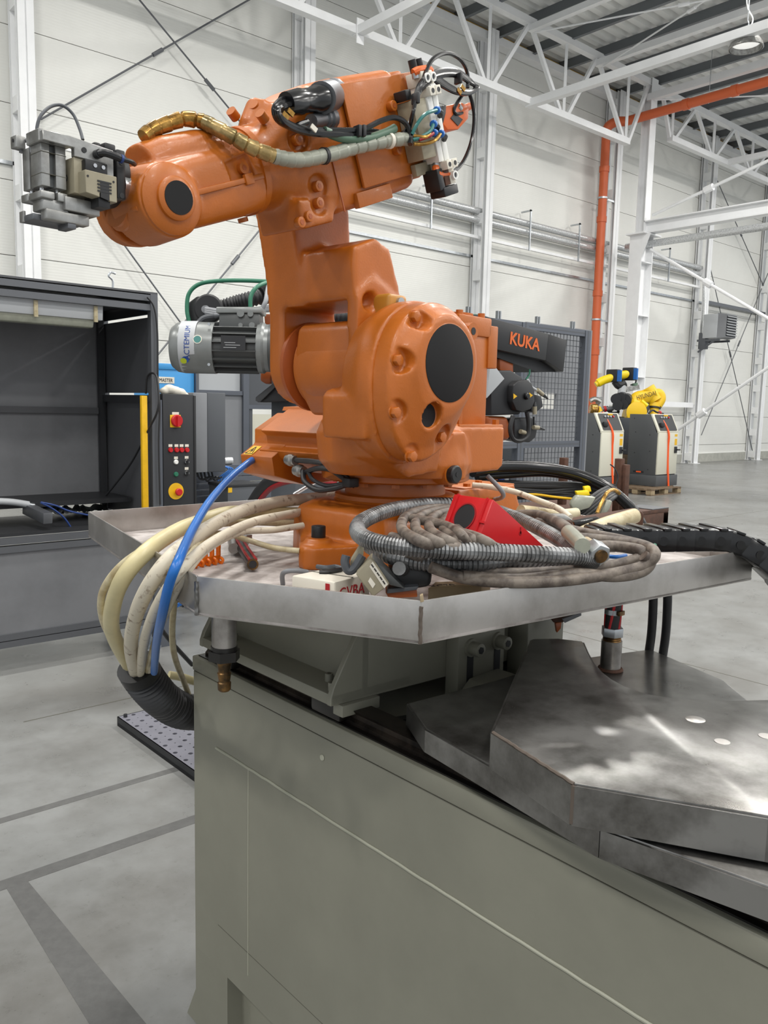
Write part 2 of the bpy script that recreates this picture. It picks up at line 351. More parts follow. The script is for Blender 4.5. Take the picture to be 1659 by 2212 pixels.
for y in (12.4,11.1): obj('collar',MB().cyl((21.2+(14.1-y)*.0667,y,9.92+(14.1-y)*.029),(21.21+(14.1-y)*.0667,y-.16,9.925+(14.1-y)*.029),.145,n=20),'pipe_orange',wc)
obj('riser',MB().tube([(21.49,9.75,10.04),(21.5,9.5,10.1),(21.5,9.4,10.4),(21.5,9.4,11.15)],.125,16),'pipe_orange',wc)
obj('hanger_rod',MB().cyl((21.36,11.7,9.85),(21.36,11.7,11.2),.008,n=6),'zinc',wc)
# lattice girders in the plane y = 13.6
YT=13.6
def girder(x0,x1,zb,zt,bn,tn,label,endV):
    g=thing('roof_truss',(x0,YT,zb),label,'truss','roof trusses')
    obj('bottom_chord',MB().bx(x0,x1,YT-.09,YT+.09,zb-.1,zb+.06),'steel_white',g,smooth=False)
    obj('top_chord',MB().bx(endV[0],endV[1],YT-.09,YT+.09,zt-.08,zt+.08),'steel_white',g,smooth=False)
    for x in bn:
        for t in sorted(tn,key=lambda q:abs(q-x))[:2]: obj('diagonal',MB().bar((x+(.12 if t>x else -.12),YT,zb),(t,YT,zt),.09,.09),'steel_white',g,smooth=False)
        obj('post',MB().bar((x,YT,zb),(x,YT,zt),.07,.07),'steel_white',g,smooth=False)
    return g
tn=[5.2,8.0,10.75,13.5,16.25,19.0,21.5]
girder(3.5,20.6,9.14,10.9,[6.6,9.4,12.12,14.85,17.7,20.5],tn,'long white roof truss running behind the orange robot',(3.5,21.5))
girder(22.75,38,9.72,10.85,[22.85,25.3,27.9,30.4,33,35.6],[22.2,24.1,26.6,29.2,31.7,34.3,36.9],'white roof truss right of the crane column',(21.6,38))
# tie beams from the trusses towards the viewer
def tie(x,z,y0,y1,s,label,m='steel_white'):
    t=obj('tie_beam',MB().bx(x-s/2,x+s/2,y0,y1,z-s/2,z+s/2),m,smooth=False); tag(t,label,'beam','tie beams under the roof')
tie(10.95,9.1,2,YT+.06,.16,'white tie beam at top centre, bolted to truss near robot')
tie(16.35,9.08,-2,YT+.06,.17,'long white tie beam crossing in front of the truss to top right')
tie(19.0,10.72,-2,YT,.16,'white tie beam under roof deck, left of the hanging lamp')
tie(16.25,10.75,-2,YT,.14,'upper white tie beam under roof deck near top centre')
tie(21.5,10.5,-2,YT,.18,'white valley beam above the orange roof pipe')
tie(26.2,9.72,4,YT+.06,.16,'white tie beam on the right-hand truss')
for a,b,l in (((16.2,13.4,10.6),(19.0,6.5,10.6),'thin white roof brace rod over the hanging lamp'),((19.,13.4,10.6),(16.3,6.5,10.6),'thin white roof brace rod crossing near top centre'),((21.5,13.4,10.4),(26.3,7.5,10.4),'thin white roof brace rod right of the orange roof pipe')):
    rod(a,b,.02,'steel_white',l,group='roof brace rods')
tag(obj('end_plate',MB().bx(10.86,11.04,YT-.12,YT-.10,8.85,9.32),'steel_white',smooth=False),'small bolted end plate on truss at top centre','plate')
# crane column, stepped, with crane girder
cc=thing('crane_column',(21.6,YT,0),'stout white stepped column behind the yellow robot','column')
obj('lower_flange',MB().bx(21.30,21.33,YT-.2,YT+.2,0,6.75),'steel_white',cc,smooth=False)
obj('lower_flange',MB().bx(21.87,21.90,YT-.2,YT+.2,0,6.75),'steel_white',cc,smooth=False)
obj('web',MB().bx(21.33,21.87,YT-.01,YT+.01,0,6.75),'steel_white',cc,smooth=False)
for z in (1.0,2.75,4.5,6.0): obj('stiffener',MB().bx(21.33,21.87,YT-.19,YT+.19,z,z+.025),'steel_white',cc,smooth=False)
obj('cap_plate',MB().bx(21.15,22.05,YT-.35,YT+.25,6.75,6.79),'steel_white',cc,smooth=False)
obj('upper_shaft',MB().bx(21.45,21.75,YT-.14,YT-.12,6.79,11).bx(21.45,21.75,YT+.12,YT+.14,6.79,11).bx(21.59,21.61,YT-.12,YT+.12,6.79,11),'steel_white',cc,smooth=False)
obj('bracket',MB().prism([(21.3,YT-.2,6.75),(21.3,YT-.2,6.1),(21.3,YT-.45,6.75)],(.03,0,0)),'steel_white',cc,smooth=False)
cg=obj('crane_girder',MB().bx(21.45,21.75,-2,YT-.1,6.80,6.83).bx(21.59,21.61,-2,YT-.1,6.83,7.12).bx(21.45,21.75,-2,YT-.1,7.12,7.15),'steel_white',smooth=False); tag(cg,'white crane girder running from the stepped column to the right','beam')
t=obj('girder_pipe',MB().cyl((21.75,-2,6.55),(21.75,YT+.6,6.55),.10,n=14),'silver_wrap'); tag(t,'foil-wrapped pipe slung under the crane girder','pipe')
rod((21.6,13.3,7.3),hx(1700,328,21.6),.045,'steel_white','white tube brace rising right from crane column',group='tube braces')
rod((21.6,13.3,6.35),hx(1700,712,21.6),.045,'steel_white','white tube brace falling right from crane column',group='tube braces')
rod((21.6,13.2,.5),hx(1700,766,21.6),.045,'steel_white','white tube brace rising right from behind the controllers',group='tube braces')
obj_=MB().bx(13,32,14.5,14.56,3.0,3.12)
tag(obj('wall_girt',MB().bx(21.9,27.2,14.7,14.8,1.95,2.12),'steel_white',smooth=False),'white horizontal girt behind the yellow robot','beam')
tag(obj('wall_girt',MB().bx(27.5,32.2,14.7,14.8,5.55,5.66),'alu_dark',smooth=False),'grey horizontal girt on wall above the fan heater','beam')
tag(obj('wall_girt',MB().bx(5.1,10.4,14.7,14.78,5.94,6.02),'steel_white',smooth=False),'thin white girt on wall behind the gripper','beam')
# fan heater
hc=V(hy(1556,706,14.0)); ht=thing('fan_heater',(hc.x,14.1,hc.z-.4),'grey louvred fan heater on a wall column','heater')
obj('housing',MB().box((hc.x-.05,14.15,hc.z),(.75,.5,.8)),'grey_light',ht,bevel=.02)
obj('hood',MB().loft([[(hc.x+sx*.40,13.92,hc.z+sz*.42) for sx,sz in ((-1,-1),(1,-1),(1,1),(-1,1))],[(hc.x+sx*.36,13.62,hc.z+sz*.38) for sx,sz in ((-1,-1),(1,-1),(1,1),(-1,1))]]),'grey_mid',ht,smooth=False)
obj('grille_back',MB().box((hc.x,13.615,hc.z),(.68,.01,.7)),'cabinet_black',ht,smooth=False)
for k in range(8): obj('louvre',MB().box((hc.x,13.585,hc.z-.30+k*.086),(.66,.06,.022),Matrix.Rotation(.5,3,'X')),'grey_light',ht,smooth=False)
obj('bracket',MB().bx(hc.x-.4,hc.x-.34,13.8,14.6,hc.z-.5,hc.z-.43).bx(hc.x+.3,hc.x+.36,13.8,14.6,hc.z-.5,hc.z-.43).bar((hc.x-.37,14.55,hc.z-.85),(hc.x-.37,13.95,hc.z-.46),.05,.05),'grey_dark',ht,smooth=False)
tag(obj('junction_box',MB().bx(26.95,27.2,14.3,14.55,hc.z-.75,hc.z-.2),'grey_dark',bevel=.02),'small grey box on column below the fan heater','box')
tag(obj('heater_hose',MB().tube([(27.0,14.5,6.1),(27.02,14.45,5.4),(26.98,14.4,4.8),(27.02,14.4,4.3)],.06,8),'silver_wrap'),'silver hose dropping from wall pipes to the fan heater','hose')
# hanging lamp
lc=V(at(1612,92,16.2)); lt=thing('high_bay_lamp',lc,'round grey high-bay lamp hanging at top right','lamp')
obj('reflector',MB().lathe((lc.x,lc.y,lc.z-.12),(0,0,1),[(.31,0),(.33,.01),(.30,.10),(.24,.18),(.16,.23),(.14,.23),(.22,.17),(.29,.09),(.30,.005)],28,False),'alu',lt)
obj('lens',MB().cyl((lc.x,lc.y,lc.z-.02),(lc.x,lc.y,lc.z),.26,n=24),'lamp_glass',lt)
obj('heat_sink',MB().lathe((lc.x,lc.y,lc.z+.11),(0,0,1),[(.2,0),(.22,.02),(.22,.06),(.17,.08),(.17,.12),(.12,.15)],28),'grey_light',lt)
for k in range(20):
    a=k*math.pi/10; obj('fin',MB().box((lc.x+.2*math.cos(a),lc.y+.2*math.sin(a),lc.z+.15),(.07,.008,.06),Matrix.Rotation(a,3,'Z')),'grey_light',lt,smooth=False)
obj('hook',MB().tube([(lc.x,lc.y,lc.z+.25),(lc.x+.05,lc.y,lc.z+.36),(lc.x,lc.y,lc.z+.42)],.012,6),'zinc',lt)
obj('chain',MB().cyl((lc.x,lc.y,lc.z+.4),(lc.x,lc.y,11.2),.012,n=6),'zinc',lt)
obj('power_cord',MB().tube([(lc.x+.05,lc.y,lc.z+.25),(lc.x+.2,lc.y,lc.z+.5),(lc.x-.12,lc.y,lc.z+.8),(lc.x-.02,lc.y,11.2)],.012,6),'white',lt)
# ================================================================ linear track, carriage, drip tray
XF,YE,ZT = 1.003,1.885,1.05
trk=thing('robot_track',(1.45,.2,0),'long grey-green linear track base under the orange robot','machine base')
obj('beam',MB().bx(XF+.002,1.695,-1.6,YE-.002,.234,1.012),'grey_green',trk,bevel=.003,seg=1)
obj('top_plate',MB().bx(XF,1.70,-1.6,YE,1.011,ZT),'grey_green',trk,bevel=.004)
for x0,x1 in ((XF+.003,1.05),(1.65,1.695)):
    for y in (1.714,-.2): obj('leg',MB().bx(x0,x1,y,y+.168,0,.24),'grey_green',trk,smooth=False)
obj('inner_panel',MB().bx(1.05,1.06,-1.6,1.75,.0,.24),'grey_green',trk,smooth=False)
obj('foot',MB().prism([(XF+.004,YE-.004,.11),(XF+.004,YE-.004,0),(XF+.004,YE+.05,0)],(.03,0,0)),'grey_green',trk,smooth=False)
obj('weld_seam',MB().tube([(XF+.0015,1.766-k*.03+random.uniform(-.002,.002),.838+random.uniform(-.0008,.0008)) for k in range(112)],.0032,6,2),'weld',trk)
obj('weld_seam',MB().bx(XF+.0008,XF+.003,1.6115,1.6135,.30,.835),'weld',trk,smooth=False)
obj('panel_joint',MB().bx(XF+.0012,XF+.003,-1.6,YE-.01,1.0095,1.0108),'seam',trk,smooth=False)
obj('panel_joint',MB().bx(XF+.0014,XF+.003,-1.6,1.759,.3585,.3597),'seam',trk,smooth=False)
p=hx(695,1637,XF); obj('plug',MB().cyl((XF+.001,p[1],p[2]),(XF-.0006,p[1],p[2]),.007,.006,12),'weld',trk)
for nm,x in (('front',1.028),('rear',1.60)):
    obj('rail',MB().prism([(x,0,ZT),(x,0,ZT+.010),(x+.006,0,ZT+.016),(x+.006,0,ZT+.026),(x,0,ZT+.034),(x+.048,0,ZT+.034),(x+.042,0,ZT+.026),(x+.042,0,ZT+.016),(x+.048,0,ZT+.010),(x+.048,0,ZT)],(0,-3.4,0)).xf(lambda p:(p[0],p[1]+1.86,p[2])),'rail',trk,smooth=False)
obj('grease_line',MB().bx(1.014,1.029,-1.6,1.87,ZT,ZT+.003),'grease',trk,smooth=False)
obj('grease_line',MB().bx(1.076,1.092,-1.6,1.87,ZT,ZT+.004),'grease',trk,smooth=False)
q0,q1=hz(847,1560,ZT+.004),hz(1100,1514,ZT+.004); obj('cover_strip',MB().bar((q0[0],q0[1],ZT+.005),(q1[0],q1[1],ZT+.005),.02,.01),'rubber',trk,smooth=False)
# carriage
car=thing('track_carriage',(1.45,1.53,1.086),'grey-green welded carriage riding the rails under the drip tray','carriage')
y0,y1=1.262,1.80
obj('flange',MB().bx(.98,1.2,y0,y1,1.10,1.124),'grey_green',car,bevel=.003)
xw=hz(640,1424,1.125)[0]
obj('web',MB().bx(xw,xw+.015,y0,y1,1.12,1.33),'grey_green',car,smooth=False)
gp=[hy(*p,y0) for p in ((714,1523),(714,1511),(721,1487),(767,1381))]; d=gp[3]-gp[2]; top=gp[3]+d*((1.332-gp[3][2])/d[2])
poly=[(gp[0][0],y0,1.10),(gp[0][0],y0,gp[1][2]),(gp[2][0],y0,gp[2][2]),(top[0],y0,1.332),(1.70,y0,1.332),(1.70,y0,1.09)]
obj('end_plate',MB().prism(poly,(0,.014,0)),'grey_green',car,bevel=.002,seg=1)
obj('end_plate',MB().prism([(p[0],y1,p[2]) for p in poly],(0,-.014,0)),'grey_green',car,bevel=.002,seg=1)
obj('body',MB().bx(xw+.01,1.69,y0+.01,y1-.01,1.10,1.33),'grey_green',car,smooth=False)
for x,y in ((1.0,1.285),(1.03,1.335),(1.0,1.76),(1.03,1.72),(1.075,1.77)):
    b=obj('bolt',MB().cyl((x,y,1.124),(x,y,1.141),.009,n=14),'grey_green',car); obj('socket',MB().hexa((x,y,1.1405),(x,y,1.1416),.005),'seam',b)
for y in (y0+.005,y1-.105): obj('bearing_block',MB().bx(1.005,1.10,y,y+.10,1.058,1.10),'grease',car,bevel=.006)
obj('bearing_cap',MB().bx(1.0,1.10,y0-.012,y0+.02,1.075,1.10),'grey_green',car,bevel=.002)
# slotted stop bracket and clevis at the carriage end
obj('bracket',MB().bx(1.306,1.462,1.222,1.262,1.052,1.25),'grey_green',car,bevel=.003)
for x in (1.344,1.436):
    obj('slot',MB().bx(x-.010,x+.010,1.2205,1.2225,1.078,1.150).cyl((x,1.2205,1.078),(x,1.2225,1.078),.010,n=14),'cabinet_black',car,smooth=False)
    obj('washer',MB().cyl((x,1.216,1.168),(x,1.2225,1.168),.021,n=20),'grey_green',car)
    b=obj('bolt',MB().cyl((x,1.19,1.168),(x,1.217,1.168),.0155,n=20),'grey_green',car,bevel=.0015); obj('socket',MB().hexa((x,1.1885,1.168),(x,1.1905,1.168),.0085),'cabinet_black',b)
obj('clevis',MB().prism([(1.31,1.215,1.052),(1.31,1.215,1.08),(1.335,1.215,1.10),(1.43,1.215,1.105),(1.455,1.215,1.085),(1.455,1.215,1.052)],(0,-.085,0)),'grey_green',car,bevel=.004)
obj('clevis_bolt',MB().hexa((1.40,1.115,1.078),(1.40,1.13,1.078),.014).cyl((1.40,1.125,1.078),(1.40,1.131,1.078),.02,n=18),'grey_green',car)
obj('pinion_cover',MB().bx(1.52,1.66,1.20,1.262,1.06,1.20),'grey_green',car,bevel=.004)
# drip tray
ZR,ZB=1.40,1.335
P=[hz(190,1105,ZR),hz(425,1245,ZR),hz(910,1298,ZR),hz(1628,1187,ZR),(2.03,1.02,ZR),(2.03,2.16,ZR),(1.93,2.255,ZR)]
P=[Vector((p[0],p[1])) for p in P]
tray=thing('drip_tray',(1.4,1.53,ZB),'wide welded steel drip tray around the foot of the orange robot','tray')
obj('tray_floor',MB().prism([(p.x,p.y,ZB-.004) for p in P],(0,0,.004)),'tray_floor',tray,smooth=False)
c=sum(P,Vector((0,0)))/len(P)
for i in range(len(P)):
    a,b=P[i],P[(i+1)%len(P)]; n=Vector((-(b-a).y,(b-a).x)).normalized()
    if n.dot(c-a)<0: n=-n
    obj('side_wall',MB().prism([(a.x,a.y,ZB-.006),(b.x,b.y,ZB-.006),(b.x+n.x*.004,b.y+n.y*.004,ZB-.006),(a.x+n.x*.004,a.y+n.y*.004,ZB-.006)],(0,0,ZR-ZB+.006)),'steel_tray',tray,bevel=.0012,seg=2)
for i in (1,2):
    a=P[i]; o=(a-c).normalized(); obj('corner_weld',MB().tube([(a.x+o.x*.001+random.uniform(-.0008,.0008),a.y+o.y*.001+random.uniform(-.0008,.0008),ZB-.004+k*.005) for k in range(13)],.0036,6,2),'slag' if i==2 else 'steel_dark',tray)
fc=V(hz(484,1318,ZB-.004)); dr=MB().cyl((fc.x,fc.y,ZB-.07),(fc.x,fc.y,ZB-.004),.0225,n=24)
obj('drain_socket',dr,'steel',tray)
n_=obj('drain_nut',MB().hexa((fc.x,fc.y,ZB-.096),(fc.x,fc.y,ZB-.078),.029).cyl((fc.x,fc.y,ZB-.08),(fc.x,fc.y,ZB-.07),.024,n=18),'grease',tray)
obj('hose_barb',MB().lathe((fc.x,fc.y,ZB-.155),(0,0,1),[(.0095,0),(.012,.003),(.0125,.016),(.0105,.018),(.0128,.034),(.011,.036),(.013,.05),(.014,.062)],18),'brass',tray)
# spare trays lying on the track in front of the carriage
def shell(name,top,zt,h,m,label,bev=.004):
    t=thing(name,(top[0][0],top[0][1],zt-h),label,'tray'); obj('top',MB().prism([(p[0],p[1],zt-.006) for p in top],(0,0,.006)),m,t,bevel=.0025,seg=2)
    n=len(top); ctr=Vector((sum(p[0] for p in top)/n,sum(p[1] for p in top)/n))
    for i in range(n):
        a,b=Vector(top[i][:2]),Vector(top[(i+1)%n][:2]); k=Vector((-(b-a).y,(b-a).x)).normalized()
        obj('skirt',MB().prism([(a.x,a.y,zt-h),(b.x,b.y,zt-h),(b.x+k.x*.004,b.y+k.y*.004,zt-h),(a.x+k.x*.004,a.y+k.y*.004,zt-h)],(0,0,h-.003)),m,t,smooth=False)
    return t
Z2=1.132
low=[hz(922,1573,Z2),(1.06,1.12,Z2),(1.30,1.105,Z2),(1.50,1.11,Z2),hz(1405,1402,Z2),hz(1560,1468,Z2),(1.42,.50,Z2),(1.32,-.05,Z2),(1.15,-.1,Z2),(.985,.37,Z2),hz(1300,1787,Z2)]
lt2=shell('spare_tray',low,Z2,.044,'steel_dark','lower stained steel tray on the track, with a drain pipe stub')
Z1=1.20
up=[hz(*p,Z1) for p in ((1150,1380),(1205,1379),(1258,1385),(1268,1408),(1280,1430),(1298,1450),(1320,1466),(1350,1482),(1400,1499),(1450,1507),(1500,1511),(1580,1513),(1659,1511))]+[(1.56,.50,Z1),(1.60,.30,Z1),(1.52,.05,Z1),(1.20,.06,Z1),hz(1659,1762,Z1),hz(1240,1691,Z1),hz(1065,1580,Z1)]
ut=shell('spare_tray',up,Z1,.060,'steel_dark','upper scratched steel tray with a concave cut-out, on the track')
w0,w1=V(hz(1065,1580,Z1)),V(hz(1240,1691,Z1)); obj('weld_bead',MB().tube([w0.lerp(w1,k/24)+Vector((random.uniform(-.001,.001),random.uniform(-.001,.001),-.002)) for k in range(25)],.003,6,2),'slag',ut)
obj('weld_bead',MB().tube([w1+Vector((0,0,-.058+.0055*k)) for k in range(11)],.0045,6,2),'slag',ut)
for px,py,r in ((1502,1554,.016),(1560,1602,.012),(1655,1590,.012)):
    p=hz(px,py,Z1+.0003); obj('smear',MB().lathe(p,(0,0,1),[(r,0),(r*.96,.0004)],18),'steel_tray',ut)
sp=V(hz(1318,1447,Z2)); 
obj('drain_stub',MB().cyl((sp.x,sp.y,Z2),(sp.x,sp.y,Z2+.068),.0225,n=24),'steel',lt2)
obj('weld_bead',MB().tube([(sp.x+.0235*math.cos(t*.5),sp.y+.0235*math.sin(t*.5),Z2+.002) for t in range(13)],.005,6,2,True),'rust',lt2)
obj('thread',MB().lathe((sp.x,sp.y,Z2+.066),(0,0,1),[(.019+.0015*(i%2),i*.002) for i in range(8)],18),'brass',lt2)
obj('hex_nut',MB().hexa((sp.x,sp.y,Z2+.078),(sp.x,sp.y,Z2+.098),.0245),'zinc',lt2,bevel=.001)
# perforated slab on the floor
def slab():
    x0,y0,c,nx,ny=1.716,3.0,.0525,10,20; m=MB(); rr=.012
    for i in range(nx):
        for j in range(ny):
            cx_,cy_=x0+c*(i+.5),y0+c*(j+.5); big=(i+j)%2==0; r=rr if big else .004; z=.05
            sq=[(1,0),(1,1),(0,1),(-1,1),(-1,0),(-1,-1),(0,-1),(1,-1)]
            o=[(cx_+a*c/2,cy_+b*c/2,z) for a,b in sq]; q=[(cx_+r*math.cos(k*math.pi/4),cy_+r*math.sin(k*math.pi/4),z) for k in range(8)]; d=[(p[0],p[1],.02) for p in q]
            m.add(o+q+d,[(k,(k+1)%8,8+(k+1)%8,8+k) for k in range(8)]+[(8+k,8+(k+1)%8,16+(k+1)%8,16+k) for k in range(8)]+[tuple(range(16,24))])
    return m,x0,y0,x0+nx*c,y0+ny*c
sl,a0,b0,a1,b1=slab()
sr=thing('perforated_slab',(a0,b0,0),'perforated black-edged steel slab lying on floor behind track','plate')
me=sl.mesh('top_sheet'); place('top_sheet',me,'plate_top',sr)
obj('rim',MB().bx(a0,a1,b0,b0+.006,0,.05).bx(a0,a1,b1-.006,b1,0,.05).bx(a0,a0+.006,b0,b1,0,.05).bx(a1-.006,a1,b0,b1,0,.05).bx(a0,a1,b0,b1,0,.02),'cabinet_black',sr,smooth=False)
bp=hz(269,1541,.05); obj('bolt',MB().cyl((1.748,4.018,.05),(1.748,4.018,.066),.010,n=12),'cabinet_black',sr)
# ================================================================ the orange robot
RO=np.array([1.39,1.54,1.335]); _b=math.radians(132-48.67)   # heading of axis 2 measured in world
BW=np.array([math.cos(_b),-math.sin(_b),0]); AWv=np.cross(BW,[0,0,1.])
def RL(p): return RO+p[0]*AWv+p[1]*BW+np.array([0,0,p[2]])
def wl(P): d=np.array(P)-RO; return np.array([d@AWv,d@BW,d[2]])
def pb(px,py,b): return wl(hit(px,py,BW,BW@RO+b))
def pa(px,py,a): return wl(hit(px,py,AWv,AWv@RO+a))
def L3(mb): return mb.xf(RL)
rob=thing('industrial_robot',RL((0,0,0)),'orange six-axis industrial robot standing in the steel drip tray','robot')
def rp(name,mb,m='orange',parent=None,**k): return obj(name,L3(mb),m,parent or rob,**k)
def az(pts,b0,b1): return MB().prism([(a,b0,z) for a,z in pts],(0,b1-b0,0))
def arc(c,r,t0,t1,n=10): return [(c[0]+r*math.cos(math.radians(t0+(t1-t0)*i/n)),c[1]+r*math.sin(math.radians(t0+(t1-t0)*i/n))) for i in range(n+1)]
def join(*ms):
    r=MB()
    for m in ms: r.add(m.v,m.f)
    return r
def sq(h,n=32,p=4.):   # superellipse ring
    out=[]
    for i in range(n):
        t=2*math.pi*i/n; c,s=math.cos(t),math.sin(t); k=(abs(c)**p+abs(s)**p)**(-1/p); out.append((h*c*k,h*s*k))
    return out
# --- base
foot=[(.330,.022),(.318,.042),(.25,.072),(.06,.165),(-.12,.235),(-.22,.20),(-.27,.02),(-.18,-.22),(.05,-.24),(.20,-.135),(.325,.0)]
sol=MB().prism([(a,b,0) for a,b in foot],(0,0,.052))
sol.loft([[(x,y,z) for x,y in sq(h,p=p)] for h,z,p in ((.215,.0,4.2),(.213,.09,4.2),(.205,.118,3.8),(.185,.132,3.0),(.16,.138,2.2))])
for a,b in ((.272,.008),(.06,-.20),(-.20,.05),(-.06,.185)): sol.cyl((a,b,.03),(a,b,.066),.032,n=20)
sol.prism([(-.16,-.12,0),(-.44,-.12,0),(-.475,-.12,.06),(-.43,-.12,.155),(-.16,-.12,.155)],(0,.2,0))
cuts=[MB().cyl((.235,.11,.058),(.235,.11,.3),.05,n=24),MB().cyl((.235,-.15,.058),(.235,-.15,.3),.04,n=24)]
base=cast('base',L3(sol),[L3(c) for c in cuts],'orange',rob,.005,7)
for a,b in ((.272,.008),(.06,-.20),(-.06,.185)):
    k=rp('foot_bolt',MB().cyl((a,b,.064),(a,b,.094),.0165,n=20),'black',bevel=.002); rp('socket',MB().hexa((a,b,.0935),(a,b,.0946),.008),'rubber',k)
    rp('washer',MB().cyl((a,b,.062),(a,b,.067),.024,n=20))
rp('base_ring',MB().lathe((0,0,.118),(0,0,1),[(.168,0),(.160,.016),(.152,.024),(.152,.034),(.147,.037)],48))
rp('axis_one_collar',MB().lathe((0,0,.15),(0,0,1),[(.127,0),(.125,.045)],48))
for k in range(12):
    t=k*math.pi/6+.2; c=(.148*math.cos(t),.148*math.sin(t)); rp('flange_bolt',MB().hexa((c[0],c[1],.178),(c[0],c[1],.190),.011))
rp('base_bolt',MB().hexa((-.25,.04,.155),(-.25,.04,.166),.011)); rp('base_bolt',MB().hexa((-.36,.0,.155),(-.36,.0,.166),.011))
rp('base_lid',MB().bx(-.44,-.2,-.11,.07,.152,.158),bevel=.002)
# --- turret: flange, barrel and the flat housing of axis two
rp('turret_flange',MB().lathe((0,0,.188),(0,0,1),[(.178,0),(.186,.004),(.186,.026),(.181,.03)],56))
egg0=[(.187,.583),(.25,.578),(.307,.545),(.342,.492),(.356,.43),(.352,.36),(.333,.305),(.298,.268),(.253,.253),(.205,.265),(.163,.29),(.125,.335),(.095,.39),(.078,.455),(.085,.515),(.125,.56)]
egg=[(p.x,p.z) for p in smooth_path([(a,0,z) for a,z in egg0],4,True)]
ec=(.217,.425)
def eggs(s,b,sh=(0,0)): return [(ec[0]+(a-ec[0])*s+sh[0],b,ec[1]+(z-ec[1])*s+sh[1]) for a,z in egg]
s=MB().lathe((0,0,.205),(0,0,1),[(.18,0),(.176,.03),(.15,.07),(.12,.12)],40)
s.loft([eggs(.88,.142),eggs(.93,.160),eggs(1.01,.192),eggs(1.025,.205),eggs(1.025,.245)])
s.prism([(.10,.05,.225),(.20,.05,.215),(.29,.05,.26),(.31,.05,.335),(.30,.05,.36),(.06,.05,.36)],(0,.165,0)).lathe((.03,.07,.205),(0,0,1),[(.14,0),(.15,.03),(.14,.09),(.10,.15)],32)
s.lathe((.185,.075,.215),(0,0,1),[(.085,0),(.112,.03),(.118,.09),(.105,.122),(.07,.135)],28)
s.prism([(.28,.10,.30),(.352,.10,.30),(.357,.10,.385),(.345,.10,.40),(.25,.10,.42)],(0,.125,0))
s.prism([(-.20,.0,.225),(-.18,.0,.215),(.05,.0,.21),(.05,.0,.325),(-.20,.0,.325)],(0,.19,0))
s.prism([(-.015,.12,.2),(.05,.12,.2),(.05,.12,.30),(.04,.12,.315),(-.005,.12,.315),(-.015,.12,.30)],(0,.092,0))
turret=cast('turret',L3(s),None,'orange',rob,.0048,7)
# axis-two cover with scalloped bolt pockets
cs=MB().loft([eggs(.985,.240),eggs(.985,.283),eggs(.965,.287)])
dc=(.207,.458)
def circ(c,r,b):
    return [(c[0]+r*math.cos(t),b,c[1]+r*math.sin(t)) for t in [math.atan2(z-c[1],a-c[0]) for a,z in egg]]
def mixr(k,b): return [(x*(1-k)+y*k,b,z*(1-k)+w*k) for (x,_,z),(y,_,w) in zip(eggs(.955,0),circ(dc,.094,0))]
cs.loft([mixr(0,.26),mixr(0,.289),mixr(.22,.294),mixr(.45,.304),mixr(.85,.319),circ(dc,.089,.3225)])
lp=pb(925,897,.304); cs.cyl((lp[0],.26,lp[2]),(lp[0],.308,lp[2]),.034,n=24)
bp=[pb(x,y,.292) for x,y in ((896,684),(858,778),(853,891),(952,944),(888,986),(1012,716))]
cut=[MB().cyl((p[0]+k*(p[0]-ec[0]),.2885,p[2]+k*(p[2]-ec[1])),(p[0]+k*(p[0]-ec[0]),.40,p[2]+k*(p[2]-ec[1])),.026,.034,20) for p in bp[:5] for k in (0,.25)]+[MB().cyl((lp[0],.301,lp[2]),(lp[0],.40,lp[2]),.0265,.03,24)]
cover=cast('axis_two_cover',L3(cs),[L3(c) for c in cut],'orange',rob,.0030,3)
rp('cover_disc',MB().lathe((dc[0],.318,dc[1]),(0,1,0),[(.079,0),(.079,.0055),(.077,.0065)],48),'disc_black',cover)
rp('disc_rim',MB().lathe((dc[0],.316,dc[1]),(0,1,0),[(.088,0),(.088,.0045),(.0795,.007),(.0795,.002)],48,False),'orange',cover)
rp('small_disc',MB().cyl((lp[0],.296,lp[2]),(lp[0],.3035,lp[2]),.024,n=28),'disc_black',cover)
for p in bp[:5]:
    k=rp('cover_bolt',MB().hexa((p[0],.288,p[2]),(p[0],.300,p[2]),.0115),bevel=.001); rp('washer',MB().cyl((p[0],.286,p[2]),(p[0],.2895,p[2]),.0135,n=18),'orange',k)
p=bp[5]; rp('lifting_eye',MB().cyl((p[0],.262,p[2]),(p[0],.305,p[2]),.018,n=20),'orange',cover); rp('eye_bore',MB().cyl((p[0],.304,p[2]),(p[0],.3058,p[2]),.008,n=14),'rubber',cover)
# black plug in the turret
p=pb(985,1025,.225); k=rp('plug',MB().lathe((p[0],.210,p[2]),(0,1,0),[(.021,0),(.021,.016),(.018,.019)],28),'black',rob); rp('plug_bore',MB().cyl((p[0],.2285,p[2]),(p[0],.2300,p[2]),.006,n=12),'rubber',k)
rp('plug_seat',MB().cyl((p[0],.15,p[2]),(p[0],.213,p[2]),.026,n=28))
